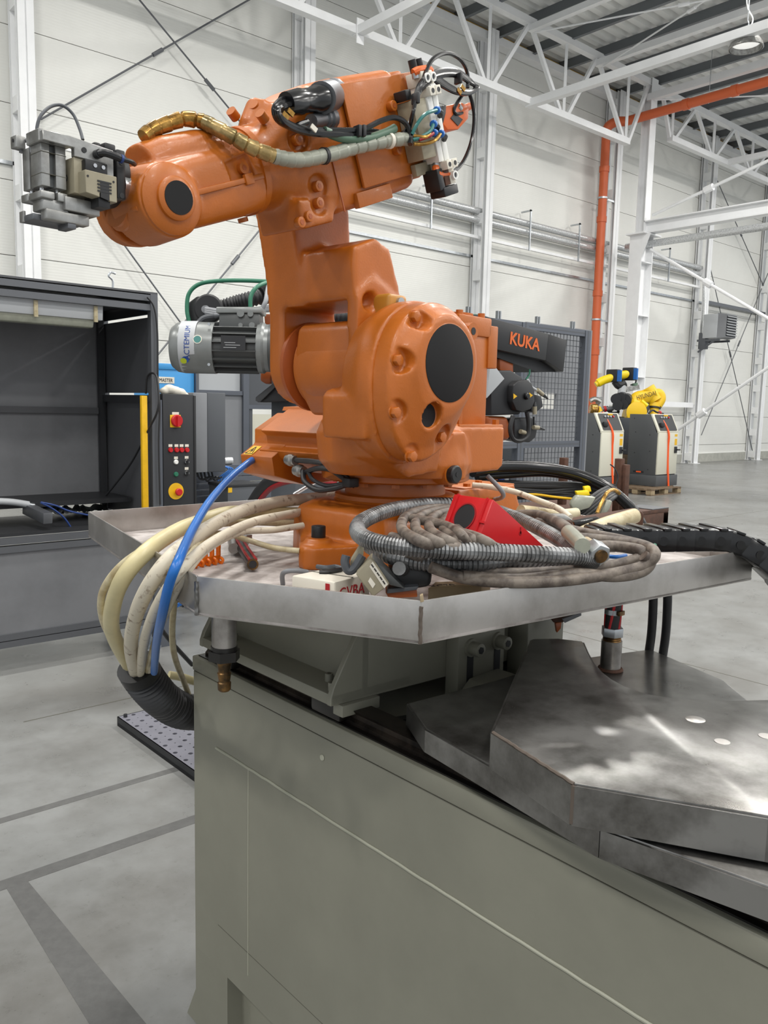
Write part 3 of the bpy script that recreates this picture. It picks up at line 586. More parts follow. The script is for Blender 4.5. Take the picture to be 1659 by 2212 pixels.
# --- axis-one motor tower behind
tw=rp('motor_tower',MB().bx(-.172,-.045,.03,.150,.318,.562),bevel=.004)
rp('tower_head',MB().bx(-.176,-.04,.025,.155,.545,.592),'orange',tw,bevel=.004); rp('head_lid',MB().cyl((-.10,.09,.59),(-.10,.09,.600),.05,n=28),'orange',tw)
rp('connector_box',MB().bx(-.205,-.165,.09,.155,.47,.575),'orange',tw,bevel=.003)
rp('tower_edge',MB().bx(-.060,-.040,.10,.160,.318,.56),'orange',tw,bevel=.002)
rp('tower_flange',MB().bx(-.20,-.015,.005,.185,.312,.330),'orange',tw,bevel=.003)
for a,b in ((-.185,.17),(-.03,.17),(-.185,.02)): rp('tower_bolt',MB().hexa((a,b,.33),(a,b,.342),.010),'orange',tw)
for a,b in ((-.06,.14),(-.15,.14)): rp('head_bolt',MB().cyl((a,b,.592),(a,b,.603),.009,n=12),'orange',tw)
# --- axis-two motor box reaching to the far side
mp=[(-.02,.358),(.095,.358),(.192,.300),(.172,.288),(.168,.262),(.196,.252),(.186,.232),(.13,.198),(-.02,.198)]
mbx=rp('motor_box',MB().prism([(a,-.300,z) for a,z in mp],(0,.36,0)),bevel=.002,seg=1)
ep=[(-.02,.345),(.09,.345),(.168,.302),(.168,.268),(.172,.262),(.215,.235),(.205,.188),(.10,.160),(-.02,.165)]
rp('connector_box',MB().prism([(a,-.352,z) for a,z in ep],(0,.125,0)),'orange',mbx,bevel=.0015,seg=1)
rp('lid_ridge',MB().prism([(.0,-.32,.352),(.05,-.32,.364),(.095,-.32,.362),(.10,-.32,.352)],(0,.34,0)),'orange',mbx,smooth=False)
# warning label on the sloping face
v0,v1=Vector((.172,0,.262)),Vector((.215,0,.235)); dv=(v1-v0); nn=Vector((-dv.z,0,dv.x)).normalized(); nn = nn if nn.x>0 else -nn
def wp(u,w,h=.0012): return v0+dv*u+Vector((0,-.342+w,0))+nn*h
st=rp('warning_label',MB().add([wp(.15,0),wp(.95,0),wp(.95,.034),wp(.15,.034)],[(0,1,2,3)]),'yellow',mbx,smooth=False)
tri=[(.85,.003),(.85,.031),(.25,.017)]
for i in range(3):
    a,b=tri[i],tri[(i+1)%3]; rp('print',MB().bar(wp(*a,.0016),wp(*b,.0016),.0022,.0008,nn),'print_dark',st,smooth=False)
rp('print',MB().bar(wp(.45,.018,.0016),wp(.6,.014,.0016),.002,.0008,nn).bar(wp(.6,.014,.0016),wp(.58,.020,.0016),.002,.0008,nn).bar(wp(.58,.020,.0016),wp(.75,.016,.0016),.002,.0008,nn),'print_dark',st,smooth=False)
for px,py in ((632,995),(650,1018)):
    g=pa(px,py,.20); rp('cable_gland',MB().lathe((g[0]-.01,g[1]-.03,g[2]),(0.1,1,0),[(.013,0),(.013,.010),(.0155,.011),(.0155,.022),(.012,.026),(.012,.034)],14),'alu',mbx)
# --- link arm (fork)
def colz(pts,b0,b1): return az(pts,b0,b1)
s=join(colz([(.30,.46),(.300,.57),(.312,.66),(.340,.78),(.368,.90),(.18,.92),(.152,.80),(.150,.70),(.135,.60),(.12,.46)]+arc((.21,.458),.09,180,360,12),-.14,-.088),
 colz([(.302,.585),(.312,.66),(.338,.78),(.360,.90),(.18,.92),(.156,.80),(.150,.68),(.145,.585)],-.14,-.02),
 colz([(.302,.590),(.308,.655),(.306,.695),(.243,.722),(.196,.706),(.164,.635),(.150,.585)],-.13,.142),
 colz([(.300,.46),(.304,.60),(.250,.64),(.165,.60),(.13,.46)]+arc((.215,.458),.085,180,360,12),.118,.148))
cutp=[MB().lathe((.262,.165,.585),(0,-1,.12),[(.030,0),(.012,.042)],20)]
arm=cast('link_arm',L3(s),[L3(c) for c in cutp],'orange',rob,.0048,8)
rp('axis_two_drum',MB().lathe((.195,-.072,.455),(0,1,0),[(.086,0),(.096,.010),(.098,.05),(.098,.20)],48),'orange',rob)
rp('drum_block',MB().prism([(.10,-.062,.345),(.235,-.062,.345),(.275,-.062,.40),(.290,-.062,.47),(.280,-.062,.538),(.262,-.062,.552),(.10,-.062,.556)],(0,.19,0)),'orange',rob,bevel=.010,seg=3)
rp('drum_seal',MB().lathe((.205,-.092,.457),(0,1,0),[(.099,0),(.104,.004),(.104,.014),(.090,.02)],48),'orange2',rob)
g=pb(840,666,.158); k=rp('bump_stop',MB().box((g[0],.160,g[2]),(.060,.05,.055)),'amber',rob,bevel=.008,seg=3); 
k['label']='amber resin bump stop'
g2=pb(866,653,.19); rp('stop_bolt',MB().cyl((g2[0],.182,g2[2]),(g2[0],.192,g2[2]),.010,n=16),'zinc',k)
# --- forearm, tilted 22 degrees: s runs to the rear, t up
PC=(.523,.80); dS=(-.927,.375); nT=(.375,.927)
def FA(p): return (PC[0]+dS[0]*p[0]+nT[0]*p[2], p[1], PC[1]+dS[1]*p[0]+nT[1]*p[2])
def L4(mb): return mb.xf(lambda p: RL(FA(p)))
def fp(name,mb,m='orange',parent=None,**k): return obj(name,L4(mb),m,parent or rob,**k)
def ringS(s,b0,b1,t0,t1,p,n=40):
    cb,ct=(b0+b1)/2,(t0+t1)/2; q=sq(1,n,p); return [(s,cb+x*(b1-b0)/2,ct+y*(t1-t0)/2) for x,y in q]
s=MB().loft([ringS(-.005,-.016,.118,-.064,.080,2.2),ringS(.03,-.018,.120,-.066,.084,2.3),ringS(.065,-.02,.126,-.078,.098,2.8),ringS(.105,-.026,.134,-.104,.118,4),ringS(.16,-.03,.138,-.112,.134,7),ringS(.225,-.03,.140,-.112,.137,8),ringS(.40,-.03,.140,-.106,.137,8),ringS(.415,-.02,.13,-.095,.125,8)])
s.prism([(.045,.0,-.118),(.13,.0,-.122),(.15,.0,-.09),(.05,.0,-.06)],(0,.132,0))
s.cyl((.06,.05,.07),(.10,.05,.108),.036,n=20)
cutb=[MB().cyl((s_,.16,t_),(s_,b_,t_),.024,n=20) for s_,t_,b_ in ((.093,.039,.118),(.112,-.05,.122),(.103,-.08,.122))]
fore=cast('forearm_housing',L4(s),[L4(c) for c in cutb],'orange',rob,.0042,6)
fp('rear_plate',MB().bx(.222,.470,.143,.151,-.078,.119),'orange',fore,bevel=.003)
fp('rear_box_lid',MB().bx(.40,.445,-.02,.13,-.09,.128),'orange',fore,bevel=.008,seg=3)
fp('lower_step',MB().bx(.20,.31,.130,.145,-.112,-.082),'orange',fore,bevel=.002)
fp('plate_seam',MB().bx(.158,.161,.1385,.1405,-.11,.0),'orange2',fore,smooth=False)
for s_,t_,bb in ((.352,.061,.151),(.341,-.023,.151),(.093,.039,.117),(.112,-.05,.121),(.103,-.08,.121),(.062,-.098,.126),(.04,-.104,.122)):
    k=fp('cap_screw',MB().cyl((s_,bb,t_),(s_,bb+.014,t_),.0105,n=16),'orange',fore,bevel=.001); fp('socket',MB().hexa((s_,bb+.0135,t_),(s_,bb+.0147,t_),.0052),'orange2',k)
for s_,b_,t_ in ((.075,.06,.115),(.048,.10,.095),(.05,.02,.115)):
    k=fp('cap_screw',MB().cyl((s_,b_,t_-.01),(s_-.012,b_+.004,t_+.004),.010,n=16),'orange',fore); 
# connectors on the housing
c0,c1,c2=[V(pb(*q)) for q in ((728,203,.10),(694,212,.165),(618,224,.175))]
k=rp('connector',MB().lathe(c0,c1-c0,[(.030,0),(.030,.035),(.026,.04),(.027,.055),(.029,.06),(.029,(c1-c0).length)],24),'alu_dark',fore)
rp('plug_body',MB().lathe(c1,c2-c1,[(.024,0),(.024,.02),(.021,.03),(.021,.06),(.023,.065),(.020,(c2-c1).length)],20),'black_gloss',fore)
c3,c4=V(pb(712,256,.13)),V(pb(672,262,.165))
rp('connector',MB().lathe(c3,c4-c3,[(.022,0),(.022,.02),(.018,.022),(.018,.035),(.014,.037),(.013,(c4-c3).length)],14),'alu_dark',fore)
# --- wrist
s=MB().loft([ringS(.0,-.018,.122,-.068,.084,2.3),ringS(-.04,-.018,.120,-.068,.090,2.8),ringS(-.10,-.018,.104,-.066,.097,3.4),ringS(-.17,-.018,.094,-.060,.098,3.4),ringS(-.212,-.012,.086,-.05,.092,2.8)])
s.loft([ringS(-.01,.03,.122,-.066,.064,2.4),ringS(-.08,.04,.121,-.066,.058,3.4),ringS(-.17,.045,.117,-.064,.054,3.4),ringS(-.225,.045,.112,-.060,.050,2.6)])
A5=(-.228,-.008)
s.cyl((A5[0],.035,A5[1]),(A5[0],.122,A5[1]),.068,.062,n=36)
s.cyl((A5[0],-.030,A5[1]),(A5[0],.012,A5[1]),.060,.066,n=36)
s.prism([(-.20,-.03,-.06),(-.10,-.03,-.062),(-.08,-.03,.06),(-.20,-.03,.055)],(0,.05,0))
cw=[MB().prism([(-.090,.112,.030),(-.034,.112,.038),(-.030,.112,-.004),(-.088,.112,-.010)],(0,.04,0)),
    MB().box((-.115,.12,.080),(.10,.05,.022))]
wr=cast('wrist_housing',L4(s),[L4(c) for c in cw],'orange',rob,.0034,4)
fp('wrist_collar',MB().loft([ringS(.004,-.022,.126,-.071,.089,2.3),ringS(-.010,-.022,.126,-.071,.089,2.3)]),'orange',wr)
fp('axis_five_dome',MB().lathe((A5[0],.115,A5[1]),(0,1,0),[(.060,0),(.058,.010),(.050,.015),(.036,.018),(.036,.024),(.030,.028)],40),'orange',wr)
fp('axis_five_disc',MB().cyl((A5[0],.139,A5[1]),(A5[0],.1445,A5[1]),.0275,n=32),'disc_black',wr)
fp('casting_rib',MB().bx(-.19,-.012,.117,.124,-.012,-.002).bx(-.06,-.04,.118,.127,-.016,.003),'orange',wr,bevel=.002)
fp('casting_rib',MB().bx(-.292,-.255,.086,.110,-.012,-.004),'orange',wr,bevel=.002)
k=fp('cap_screw',MB().cyl((-.052,.108,.014),(-.052,.122,.014),.0105,n=16),'orange',wr); fp('socket',MB().hexa((-.052,.1215,.014),(-.052,.1227,.014),.005),'orange2',k)
fp('drain_boss',MB().cyl((-.03,.05,-.07),(-.03,.05,-.078),.010,n=14),'orange',wr)
# tool flange (horizontal, along a)
rp('tool_flange',MB().lathe((.73,.045,.702),(1,0,.03),[(.045,0),(.047,.05),(.042,.055),(.042,.06)],32),'orange',rob)
rp('flange_disc',MB().lathe((.788,.045,.738),(1,0,.03),[(.044,0),(.047,.003),(.047,.017),(.044,.02)],36),'black',rob)
rp('flange_ring',MB().lathe((.79,.075,.72),(1,0,.03),[(.022,0),(.022,.012)],24),'chrome',rob)
# --- gripper
gr=thing('gripper',RL((.88,.06,.65)),'grey aluminium twin gripper bolted to the robot wrist','gripper')
def gp_(name,mb,m,parent=None,**k): return obj(name,L3(mb),m,parent or gr,**k)
gp_('adapter_plate',MB().bx(.806,.822,-.005,.104,.694,.772),'black',bevel=.003)
for b,z in ((.092,.705),(.092,.757),(.01,.705)): gp_('plate_bore',MB().cyl((.8215,b,z),(.823,b,z),.006,n=12),'rubber')
for z in (.700,.752): gp_('bore',MB().cyl((.814,.1035,z),(.814,.1048,z),.0045,n=12),'rubber')
gp_('mount_plate',MB().prism([(.943,.090,.772),(.943,.090,.757),(.893,.090,.757),(.893,.090,.744),(.842,.090,.744),(.842,.090,.700),(.826,.090,.700),(.826,.090,.768),(.90,.090,.773)],(0,.011,0)),'alu',bevel=.001,seg=1)
gp_('top_block',MB().bx(.895,.945,.048,.0915,.757,.776),'alu',bevel=.0015,seg=1)
gp_('side_lug',MB().bx(.938,.953,.012,.032,.757,.775),'alu',bevel=.001)
gp_('lug_bore',MB().cyl((.9525,.022,.768),(.9538,.022,.768),.003,n=10),'rubber')
p=(.880,.1005,.758); gp_('plate_screw',MB().cyl((.877,.1005,.757),(.877,.1022,.757),.0042,n=14),'black')
for b0,b1 in ((.022,.045),(.050,.086)):
    gp_('cylinder_body',MB().bx(.926,.9395,b0,b1,.694,.757),'alu',bevel=.0012)
gp_('cylinder_body',MB().bx(.900,.917,.040,.0865,.694,.757),'alu',bevel=.0012)
gp_('cylinder_core',MB().bx(.902,.934,.024,.080,.695,.756),'motor_fin')
for z in (.712,.744):
    gp_('body_joint',MB().bx(.8995,.9400,.0498,.0868,z,z+.0008),'seam',smooth=False)
for a,b in ((.931,.035),(.931,.068),(.908,.070)): gp_('piston_rod',MB().cyl((a,b,.682),(a,b,.696),.004,n=12),'chrome')
gp_('jaw_block',MB().bx(.919,.9415,.046,.0865,.676,.687),'alu',bevel=.002)
gp_('jaw_block',MB().bx(.921,.9420,.018,.043,.676,.688),'alu',bevel=.002)
gp_('jaw_block',MB().bx(.899,.9150,.044,.0875,.675,.688),'alu',bevel=.0015)
gp_('jaw_neck',MB().bx(.895,.937,.045,.082,.659,.677),'alu',bevel=.003)
gp_('jaw_bar',MB().bx(.862,.934,.066,.086,.645,.661),'alu',bevel=.002)
gp_('jaw_bar',MB().bx(.868,.945,.018,.064,.645,.655),'alu_dark',bevel=.002)
gp_('jaw_tip',MB().bx(.942,.9455,.018,.034,.645,.662),'alu',bevel=.001)
gp_('jaw_pad',MB().bx(.884,.898,.050,.084,.637,.646),'alu_dark',bevel=.001)
gp_('lower_block',MB().bx(.846,.905,.050,.091,.663,.684),'alu',bevel=.0015)
# beige second gripper on the plate
gp_('gripper_body',MB().bx(.836,.893,.050,.098,.690,.744),'beige',bevel=.001)
gp_('gripper_front',MB().prism([(.886,.096,.723),(.832,.096,.723),(.832,.096,.683),(.846,.096,.683),(.846,.096,.693),(.862,.096,.693),(.862,.096,.686),(.886,.096,.689)],(0,.024,0)),'beige',bevel=.0008,seg=1)
gp_('jaw_slot',MB().prism([(.861,.1195,.709),(.846,.1195,.709),(.846,.1195,.683),(.861,.1195,.686)],(0,.0012,0)),'rubber',smooth=False)
for i in range(4): gp_('slot_tooth',MB().bx(.842,.866,.1197,.1210,.694+i*.005,.6965+i*.005),'rubber',smooth=False)
gp_('jaw_finger',MB().bx(.842,.862,.070,.116,.672,.694),'black',bevel=.001)
gp_('cover_block',MB().bx(.842,.880,.097,.110,.721,.742),'black',bevel=.0015)
for a in (.850,.864): gp_('cap_screw',MB().cyl((a,.1095,.735),(a,.1115,.735),.0032,n=12),'chrome')
gp_('body_bore',MB().cyl((.8925,.072,.716),(.8940,.072,.716),.0055,n=14),'rubber')
gp_('side_screw',MB().cyl((.8925,.060,.728),(.8965,.060,.728),.005,n=12),'alu')
for a in (.838,.882): gp_('pin',MB().cyl((a,.1195,.714),(a,.1208,.714),.0018,n=8),'rubber')
# air fitting and gripper cables
gp_('air_fitting',MB().cyl((.856,.100,.755),(.856,.112,.755),.007,n=14).tube([(.856,.110,.755),(.850,.118,.756),(.835,.121,.754),(.823,.121,.752)],.006,10),'black')
gp_('fitting_ring',MB().cyl((.826,.121,.7525),(.822,.121,.752),.0068,n=14),'blue_dark')
gp_('air_hose',MB().tube([(.822,.121,.752),(.806,.120,.752),(.795,.112,.752)],.004,8),'black')
gp_('cable_clamp',MB().bx(.838,.850,.06,.085,.768,.780).bx(.815,.835,.05,.09,.767,.782),'black',bevel=.003)
# ================================================================ cables and loose things
def Zp(*q): return [hz(*p) for p in q]
def Dp(*q): return [at(*p) for p in q]
def Bp(*q): return [RL(pb(*p)) for p in q]
def Ap(*q): return [RL(pa(*p)) for p in q]
def cable(name,pts,r,m,label,cat='cable',group=None,parent=None,n=10,sub=8):
    o=obj(name,MB().tube(pts,r,n,sub),m,parent,ang=60)
    return o if parent else tag(o,label,cat,group)
def block(name,pts,d,th,m,parent,bevel=.002,**k):
    # solid with the given outline at distance d, th deep
    f=ray(CX,CY); f=np.array([f[0],f[1],0]); f/=np.linalg.norm(f)
    return obj(name,MB().prism([at(x,y,d) for x,y in pts],f*th),m,parent,bevel=bevel,**k)
G='cream cables sweeping over the tray edge'
cable('power_cable',Dp((770,1062,2.28),(690,1075,2.2),(600,1085,2.1),(520,1105,1.95),(450,1140,1.75),(400,1178,1.62),(362,1212,1.55),(320,1270,1.56),(292,1335,1.66),(283,1400,1.85),(292,1452,2.06)),.0155,'cream_dirty','thick scuffed white cable arching over tray edge, dirtiest of the bundle','cable',G)
cable('power_cable',Dp((700,1110,2.2),(600,1110,2.1),(500,1108,2.0),(430,1128,1.9),(380,1148,1.8),(322,1187,1.68),(272,1240,1.66),(246,1300,1.72),(243,1365,1.85),(278,1435,2.06)),.0175,'cream_yellow','thickest clean yellowish cable arching over the tray edge','cable',G)
cable('power_cable',Dp((640,1132,2.1),(520,1128,2.0),(420,1142,1.88),(330,1178,1.71),(262,1222,1.7),(222,1280,1.76),(222,1335,1.84),(245,1385,1.95),(286,1440,2.1)),.0085,'cream','thin outermost cream cable of the arching bundle','cable',G)
cable('power_cable',Dp((700,1098,2.15),(620,1112,2.0),(540,1130,1.85),(460,1170,1.64),(400,1222,1.49),(350,1290,1.52),(322,1350,1.62),(309,1400,1.8),(303,1455,2.05)),.0105,'cream_dirty','scuffed white cable running beside the blue hose','cable',G)
cable('power_cable',Dp((655,1135,1.95),(590,1145,1.9),(520,1150,1.8),(450,1185,1.62),(402,1240,1.51),(360,1320,1.6),(335,1390,1.8),(322,1450,2.05)),.0075,'cream_dirty','thin stained cable inside the arching bundle','cable',G)
cable('power_cable',Dp((648,1190,1.86),(590,1183,1.88),(530,1165,1.9),(480,1152,1.84),(440,1165,1.72),(395,1225,1.52),(352,1330,1.6),(330,1400,1.82),(318,1452,2.06)),.0065,'cream','thin cream cable leaving the robot foot near the cut hose','cable',G)
cable('power_cable',Dp((380,1270,1.9),(372,1360,2.05),(378,1420,2.15),(400,1480,2.3),(425,1550,2.4)),.008,'cream','thin cream cable running down beside the black hose into track','cable',G)
cable('power_cable',Dp((365,1458,2.4),(392,1463,2.42),(430,1475,2.45)),.012,'cream_yellow','short cream cable entering the track end','cable')
cable('air_hose',[RL((.17,-.345,.215))]+Dp((545,994,2.12),(500,1030,1.98),(455,1080,1.80),(418,1140,1.62),(388,1205,1.43),(366,1260,1.42),(350,1330,1.50),(338,1390,1.70),(333,1452,1.98)),.0088,'blue','glossy blue air hose from orange motor box down to black hose','hose')
cable('lead',Dp((322,1318,2.1),(360,1375,2.2),(415,1436,2.32)),.006,'grey_dark','thin dark cord slanting down to the track end behind the bundle')
# black corrugated sleeve
def corr(pts,r,m,amp=.10,per=.011,n=24):
    P=smooth_path(pts,30); L=sum((P[i+1]-P[i]).length for i in range(len(P)-1)); N=int(L/per)*4
    return MB().tube(pts,r,n,max(4,N//(len(pts)-1)),rad=lambda t:r*(1+amp*math.sin(2*math.pi*t*L/per)))
sl=thing('corrugated_sleeve',at(350,1540,2.25),'black corrugated sleeve swallowing the cable bundle at track end','sleeve')
obj('sleeve',corr(Dp((300,1448,2.08),(322,1480,2.12),(352,1512,2.2),(392,1535,2.32),(440,1540,2.5)),.046,'rubber',.13,.020),'sleeve_black',sl,ang=70)
obj('collar',MB().tube(Dp((296,1440,2.07),(306,1457,2.09)),.052,24,1),'black',sl); 
# flexible steel conduit, lying in loops
def conduit(pts,label,r=.0155):
    t=thing('steel_conduit',pts[0],label,'conduit','steel conduit loops in the tray')
    P=smooth_path(pts,24); L=sum((P[i+1]-P[i]).length for i in range(len(P)-1)); per=.0088; N=L/per
    def rad(u):
        f=(u*N)%1; return r*(1.0 if f<.70 else .86)
    obj('hose',MB().tube(pts,r,14,max(6,int(N*6/(len(pts)-1))),rad=rad),'conduit',t,ang=25); return t
conduit(Zp((1010,1090,1.47),(930,1088,1.48),(850,1100,1.49),(790,1122,1.49),(772,1145,1.48),(795,1166,1.475),(860,1180,1.47),(950,1188,1.465),(1050,1192,1.46),(1150,1197,1.455),(1245,1203,1.445),(1285,1212,1.435)),'upper loop of ribbed steel conduit around the brown coil')
conduit(Zp((800,1180,1.44),(850,1203,1.435),(920,1216,1.43),(1010,1218,1.43),(1100,1212,1.43),(1190,1206,1.425),(1260,1208,1.42),(1300,1212,1.415)),'lower length of ribbed steel conduit on front of the coil')
conduit(Zp((1080,1105,1.45),(1130,1125,1.45),(1190,1155,1.45),(1240,1185,1.445),(1275,1205,1.44)),'ribbed steel conduit emerging right of the red wedge box')
# brown-grey cable coil: each turn its own length of cable
turns=[((880,1192),(960,1224),(1100,1246),(1240,1245),(1350,1232),(1405,1208),(1408,1186),(1350,1168),(1260,1150),(1160,1128)),
       ((930,1225),(1010,1250),(1110,1258),(1220,1254),(1330,1238),(1390,1222),(1415,1196),(1385,1178),(1300,1166),(1230,1160)),
       ((960,1225),(1080,1238),(1200,1236),(1310,1224),(1380,1206),(1385,1190),(1330,1180),(1280,1180)),
       ((1000,1244),(1120,1252),(1240,1240),(1330,1245),(1385,1235),(1405,1215),(1390,1200))]
for i,tn_ in enumerate(turns):
    cable('coiled_cable',[hz(x,y,(1.452-.05*max(0,min(1,(y-1190)/60)))+.006*(i%2)) for x,y in tn_],.0105,'grey_cable',['topmost turn of the brown cable coil, sweeping to the right end','lowest front turn of the brown cable coil over the tray rim','inner turn of the brown cable coil below the steel conduit','bunched turn of the brown cable coil at right end'][i],'cable','turns of the brown cable coil')
for i in range(5):
    o=30*i; pts=[(1020+o*.8,1197),(968+o*.9,1188-1*i),(905+o,1168),(868+o,1142),(880+o,1114),(930+o*.9,1099+2*i),(1010+o*.6,1100+4*i),(1080,1112+5*i)]
    cable('coiled_cable',[hz(x,y,(1.436 if y>1190 else 1.455 if y>1180 else 1.485)-.002*i) for x,y in pts],.0100,'grey_cable','curved turn of brown coil inside the conduit loop, '+['leftmost','second from left','middle one','fourth from left','nearest the red box'][i],'cable','turns of the brown cable coil')
for i,pts in enumerate((((845,1160),(900,1172),(985,1182),(1080,1198)),((960,1150),(1000,1152),(1050,1170),(1090,1200)),((890,1120),(960,1135),(1000,1160),(1010,1198)))):
    cable('coiled_cable',[hz(x,y,1.438 if y>1190 else 1.47+.008*i) for x,y in pts],.0095,'grey_cable','crossing strand of the brown coil, '+['lowest one','middle one by the red box','upper one'][i],'cable','turns of the brown cable coil')
ct=cable('coiled_cable',Zp((1108,1112,1.45),(1160,1112,1.46),(1205,1128,1.47),(1235,1150,1.47),(1255,1172,1.465),(1285,1186,1.455)),.0115,'grey_cable','end of the brown cable with taped joint and steel nut','cable')
obj('tape_wrap',MB().tube(Zp((1228,1150,1.472),(1244,1165,1.47),(1258,1180,1.466)),.0145,14,6),'wrap',ct)
q0,q1=V(hz(1280,1185,1.456)),V(hz(1303,1206,1.445)); d=(q1-q0)
obj('nut',MB().cyl(q0,q0+d*.75,.021,n=6),'zinc',ct,bevel=.001); obj('ferrule',MB().cyl(q0+d*.7,q0+d*.86,.0125,n=16),'brass',ct); obj('sleeve',MB().cyl(V(hz(1262,1174,1.462)),q0,.014,n=14),'carton',ct)
cable('lead',Zp((1300,1200,1.42),(1330,1203,1.42),(1352,1200,1.42)),.004,'blue','short blue wire inside the right end of the coil')
tag(block('clip',((1410,1178),(1419,1175),(1422,1196),(1412,1200)),1.62,.012,'green',None,.001),'small green clip on the right end of the coil','clip')
# red wedge box
Bn=hz(1032,1172,1.462); yb_=Bn[1]; An=at(948,1155,np.linalg.norm(ray(CX,CY))*0+float((CM@(Bn-C0))[2])+.085)
Cn=hy(1066,1078,yb_); En=hy(1178,1181,yb_); off=An-Bn
rb=thing('wedge_box',Bn,'glossy red wedge-shaped box with round hole, sitting on the coil','box')
obj('shell',MB().add([An,Bn,Cn,Cn+off,En,En+off],[(0,1,2,3),(1,4,2),(0,3,5),(2,4,5,3),(0,5,4,1)]),'red',rb,bevel=.003)
ctr=(V(An)+V(Bn)+V(Cn)+V(Cn+off))/4; u_=(V(An)-V(Bn)); v_=V(Cn)-V(Bn); nf=u_.cross(v_).normalized(); nf = nf if nf.dot(V(C0)-ctr)>0 else -nf
ctr=ctr+u_*.02
obj('round_hole',MB().lathe(ctr+nf*.0004,nf,[(.0255,0),(.0255,.0008),(.023,.0010)],32),'rubber',rb); obj('hole_rim',MB().lathe(ctr,nf,[(.0285,0),(.0285,.002),(.0256,.002),(.0256,0)],32,False),'red_dark',rb)
for t in (.12,.86): obj('rib',MB().bar(V(Bn)+u_*t+nf*.001,V(Cn)+u_*t+nf*.001,.004,.005,nf),'red',rb,smooth=False)
obj('rib',MB().bar(V(Bn)+v_*.45+nf*.001,V(Bn)+v_*.45+u_*.14+nf*.001,.004,.005,nf),'red',rb,smooth=False)
kp=V(hy(1124,1152,yb_)); obj('keyhole',MB().cyl(kp+Vector((0,-.0008,0)),kp+Vector((0,.002,0)),.004,n=12).bx(kp.x-.0015,kp.x+.0015,yb_-.0008,yb_+.002,kp.z-.001,kp.z+.012),'red_dark',rb)
# things lying in the front of the tray
gb=thing('junction_box',hz(700,1262,1.34),'flat grey junction box with red handwriting in the tray','box')
tq=[hz(630,1243,1.392),hz(722,1258,1.392),hz(800,1238,1.392),hz(712,1226,1.392)]
obj('body',MB().prism(tq,(0,0,-.054)),'label_white',gb,bevel=.003)
tl=[V(tq[0]).lerp(V(tq[3]),.5),V(tq[1]).lerp(V(tq[2]),.5)]; obj('lid_joint',MB().bar(tl[0]+Vector((0,0,.0003)),tl[1]+Vector((0,0,.0003)),.003,.001),'seam',gb,smooth=False)
text('GVBA',.03,V(tq[1])+(V(tq[2])-V(tq[1]))*.12+Vector((0,0,-.034))+Vector((.0,-.0012,0)),V(tq[2])-V(tq[1]),(0,0,1),'print_red',gb,ext=.0004)
obj('red_mark',MB().prism([V(tq[0]).lerp(V(tq[1]),.80)+Vector((-.0008,-.0008,-.004)),V(tq[0]).lerp(V(tq[1]),.90)+Vector((-.0008,-.0008,-.004)),V(tq[0]).lerp(V(tq[1]),.90)+Vector((-.0008,-.0008,-.03)),V(tq[0]).lerp(V(tq[1]),.80)+Vector((-.0008,-.0008,-.03))],(-.0003,-.0003,0)),'print_red',gb,smooth=False)
cable('handle',Zp((611,1262,1.34),(610,1242,1.365),(620,1234,1.375),(645,1233,1.375),(664,1236,1.37)),.005,'grey_mid','bent grey plastic latch lever lying by the junction box','lever')
lv=thing('latch_lever',hz(715,1230,1.4),'dark pivoted latch lever lying on the junction box','lever')
obj('arm',MB().tube(Zp((685,1224,1.396),(705,1226,1.397),(725,1224,1.397),(742,1229,1.396)),.0045,8),'grey_dark',lv); obj('jaw',MB().tube(Zp((690,1236,1.395),(712,1235,1.396),(738,1230,1.396)),.004,8),'black',lv)
hc=thing('connector_hood',at(815,1260,1.42),'tilted grey multipole connector with paper labels in the tray','connector')
block('body',((768,1240),(803,1204),(842,1262),(806,1290)),1.42,.05,'beige',hc,.003)
block('side',((803,1204),(838,1235),(875,1272),(842,1264)),1.425,.05,'motor_fin',hc,.002)
block('paper_label',((798,1224),(805,1213),(838,1262),(830,1271)),1.4185,.001,'label_white',hc,0)
block('paper_label',((795,1256),(800,1247),(811,1262),(805,1271)),1.4185,.001,'label_white',hc,0)
for i in range(5):
    a=(801+i*6.2,1220+i*9); block('print_line',((a[0],a[1]),(a[0]+2.2,a[1]-2),(a[0]+7,a[1]+5),(a[0]+5,a[1]+7)),1.4178,.0006,'print_dark',hc,0)
cl=thing('locking_clip',at(770,1210,1.44),'grey locking bracket leaning on robot foot by the connector','bracket')
block('plate',((756,1213),(778,1178),(786,1183),(784,1205),(762,1236),(757,1232)),1.46,.035,'beige',cl,.003)
obj('hook',MB().tube(Dp((748,1200,1.45),(745,1215,1.45),(752,1232,1.45),(765,1228,1.45),(783,1200,1.45)),.008,10),'grey_dark',cl)
dm=thing('servo_unit',at(880,1260,1.45),'black servo unit with orange base half hidden under the coil','motor')
block('body',((835,1232),(900,1215),(935,1235),(930,1268),(862,1278)),1.46,.09,'black',dm,.008,seg=3); block('plate',((838,1272),(905,1266),(900,1275),(835,1283)),1.44,.05,'grey_dark',dm); block('base',((832,1279),(900,1272),(902,1290),(840,1293)),1.452,.06,'orange2',dm)
obj('shaft_boss',MB().cyl(at(870,1230,1.45),at(862,1228,1.42),.012,n=16),'steel_dark',dm)
cb=thing('carton',hz(980,1284,1.34),'small printed cardboard carton behind the tray corner','carton')
cq=[hz(925,1272,1.372),hz(1040,1264,1.372),hz(1060,1252,1.372),hz(940,1257,1.372)]
obj('body',MB().prism(cq,(0,0,-.036)),'carton',cb,bevel=.001); text('XC70',.022,V(cq[0])+Vector((.012,.006,.0006)),V(cq[1])-V(cq[0]),V(cq[3])-V(cq[0]),'print_dark',cb,ext=.0003)
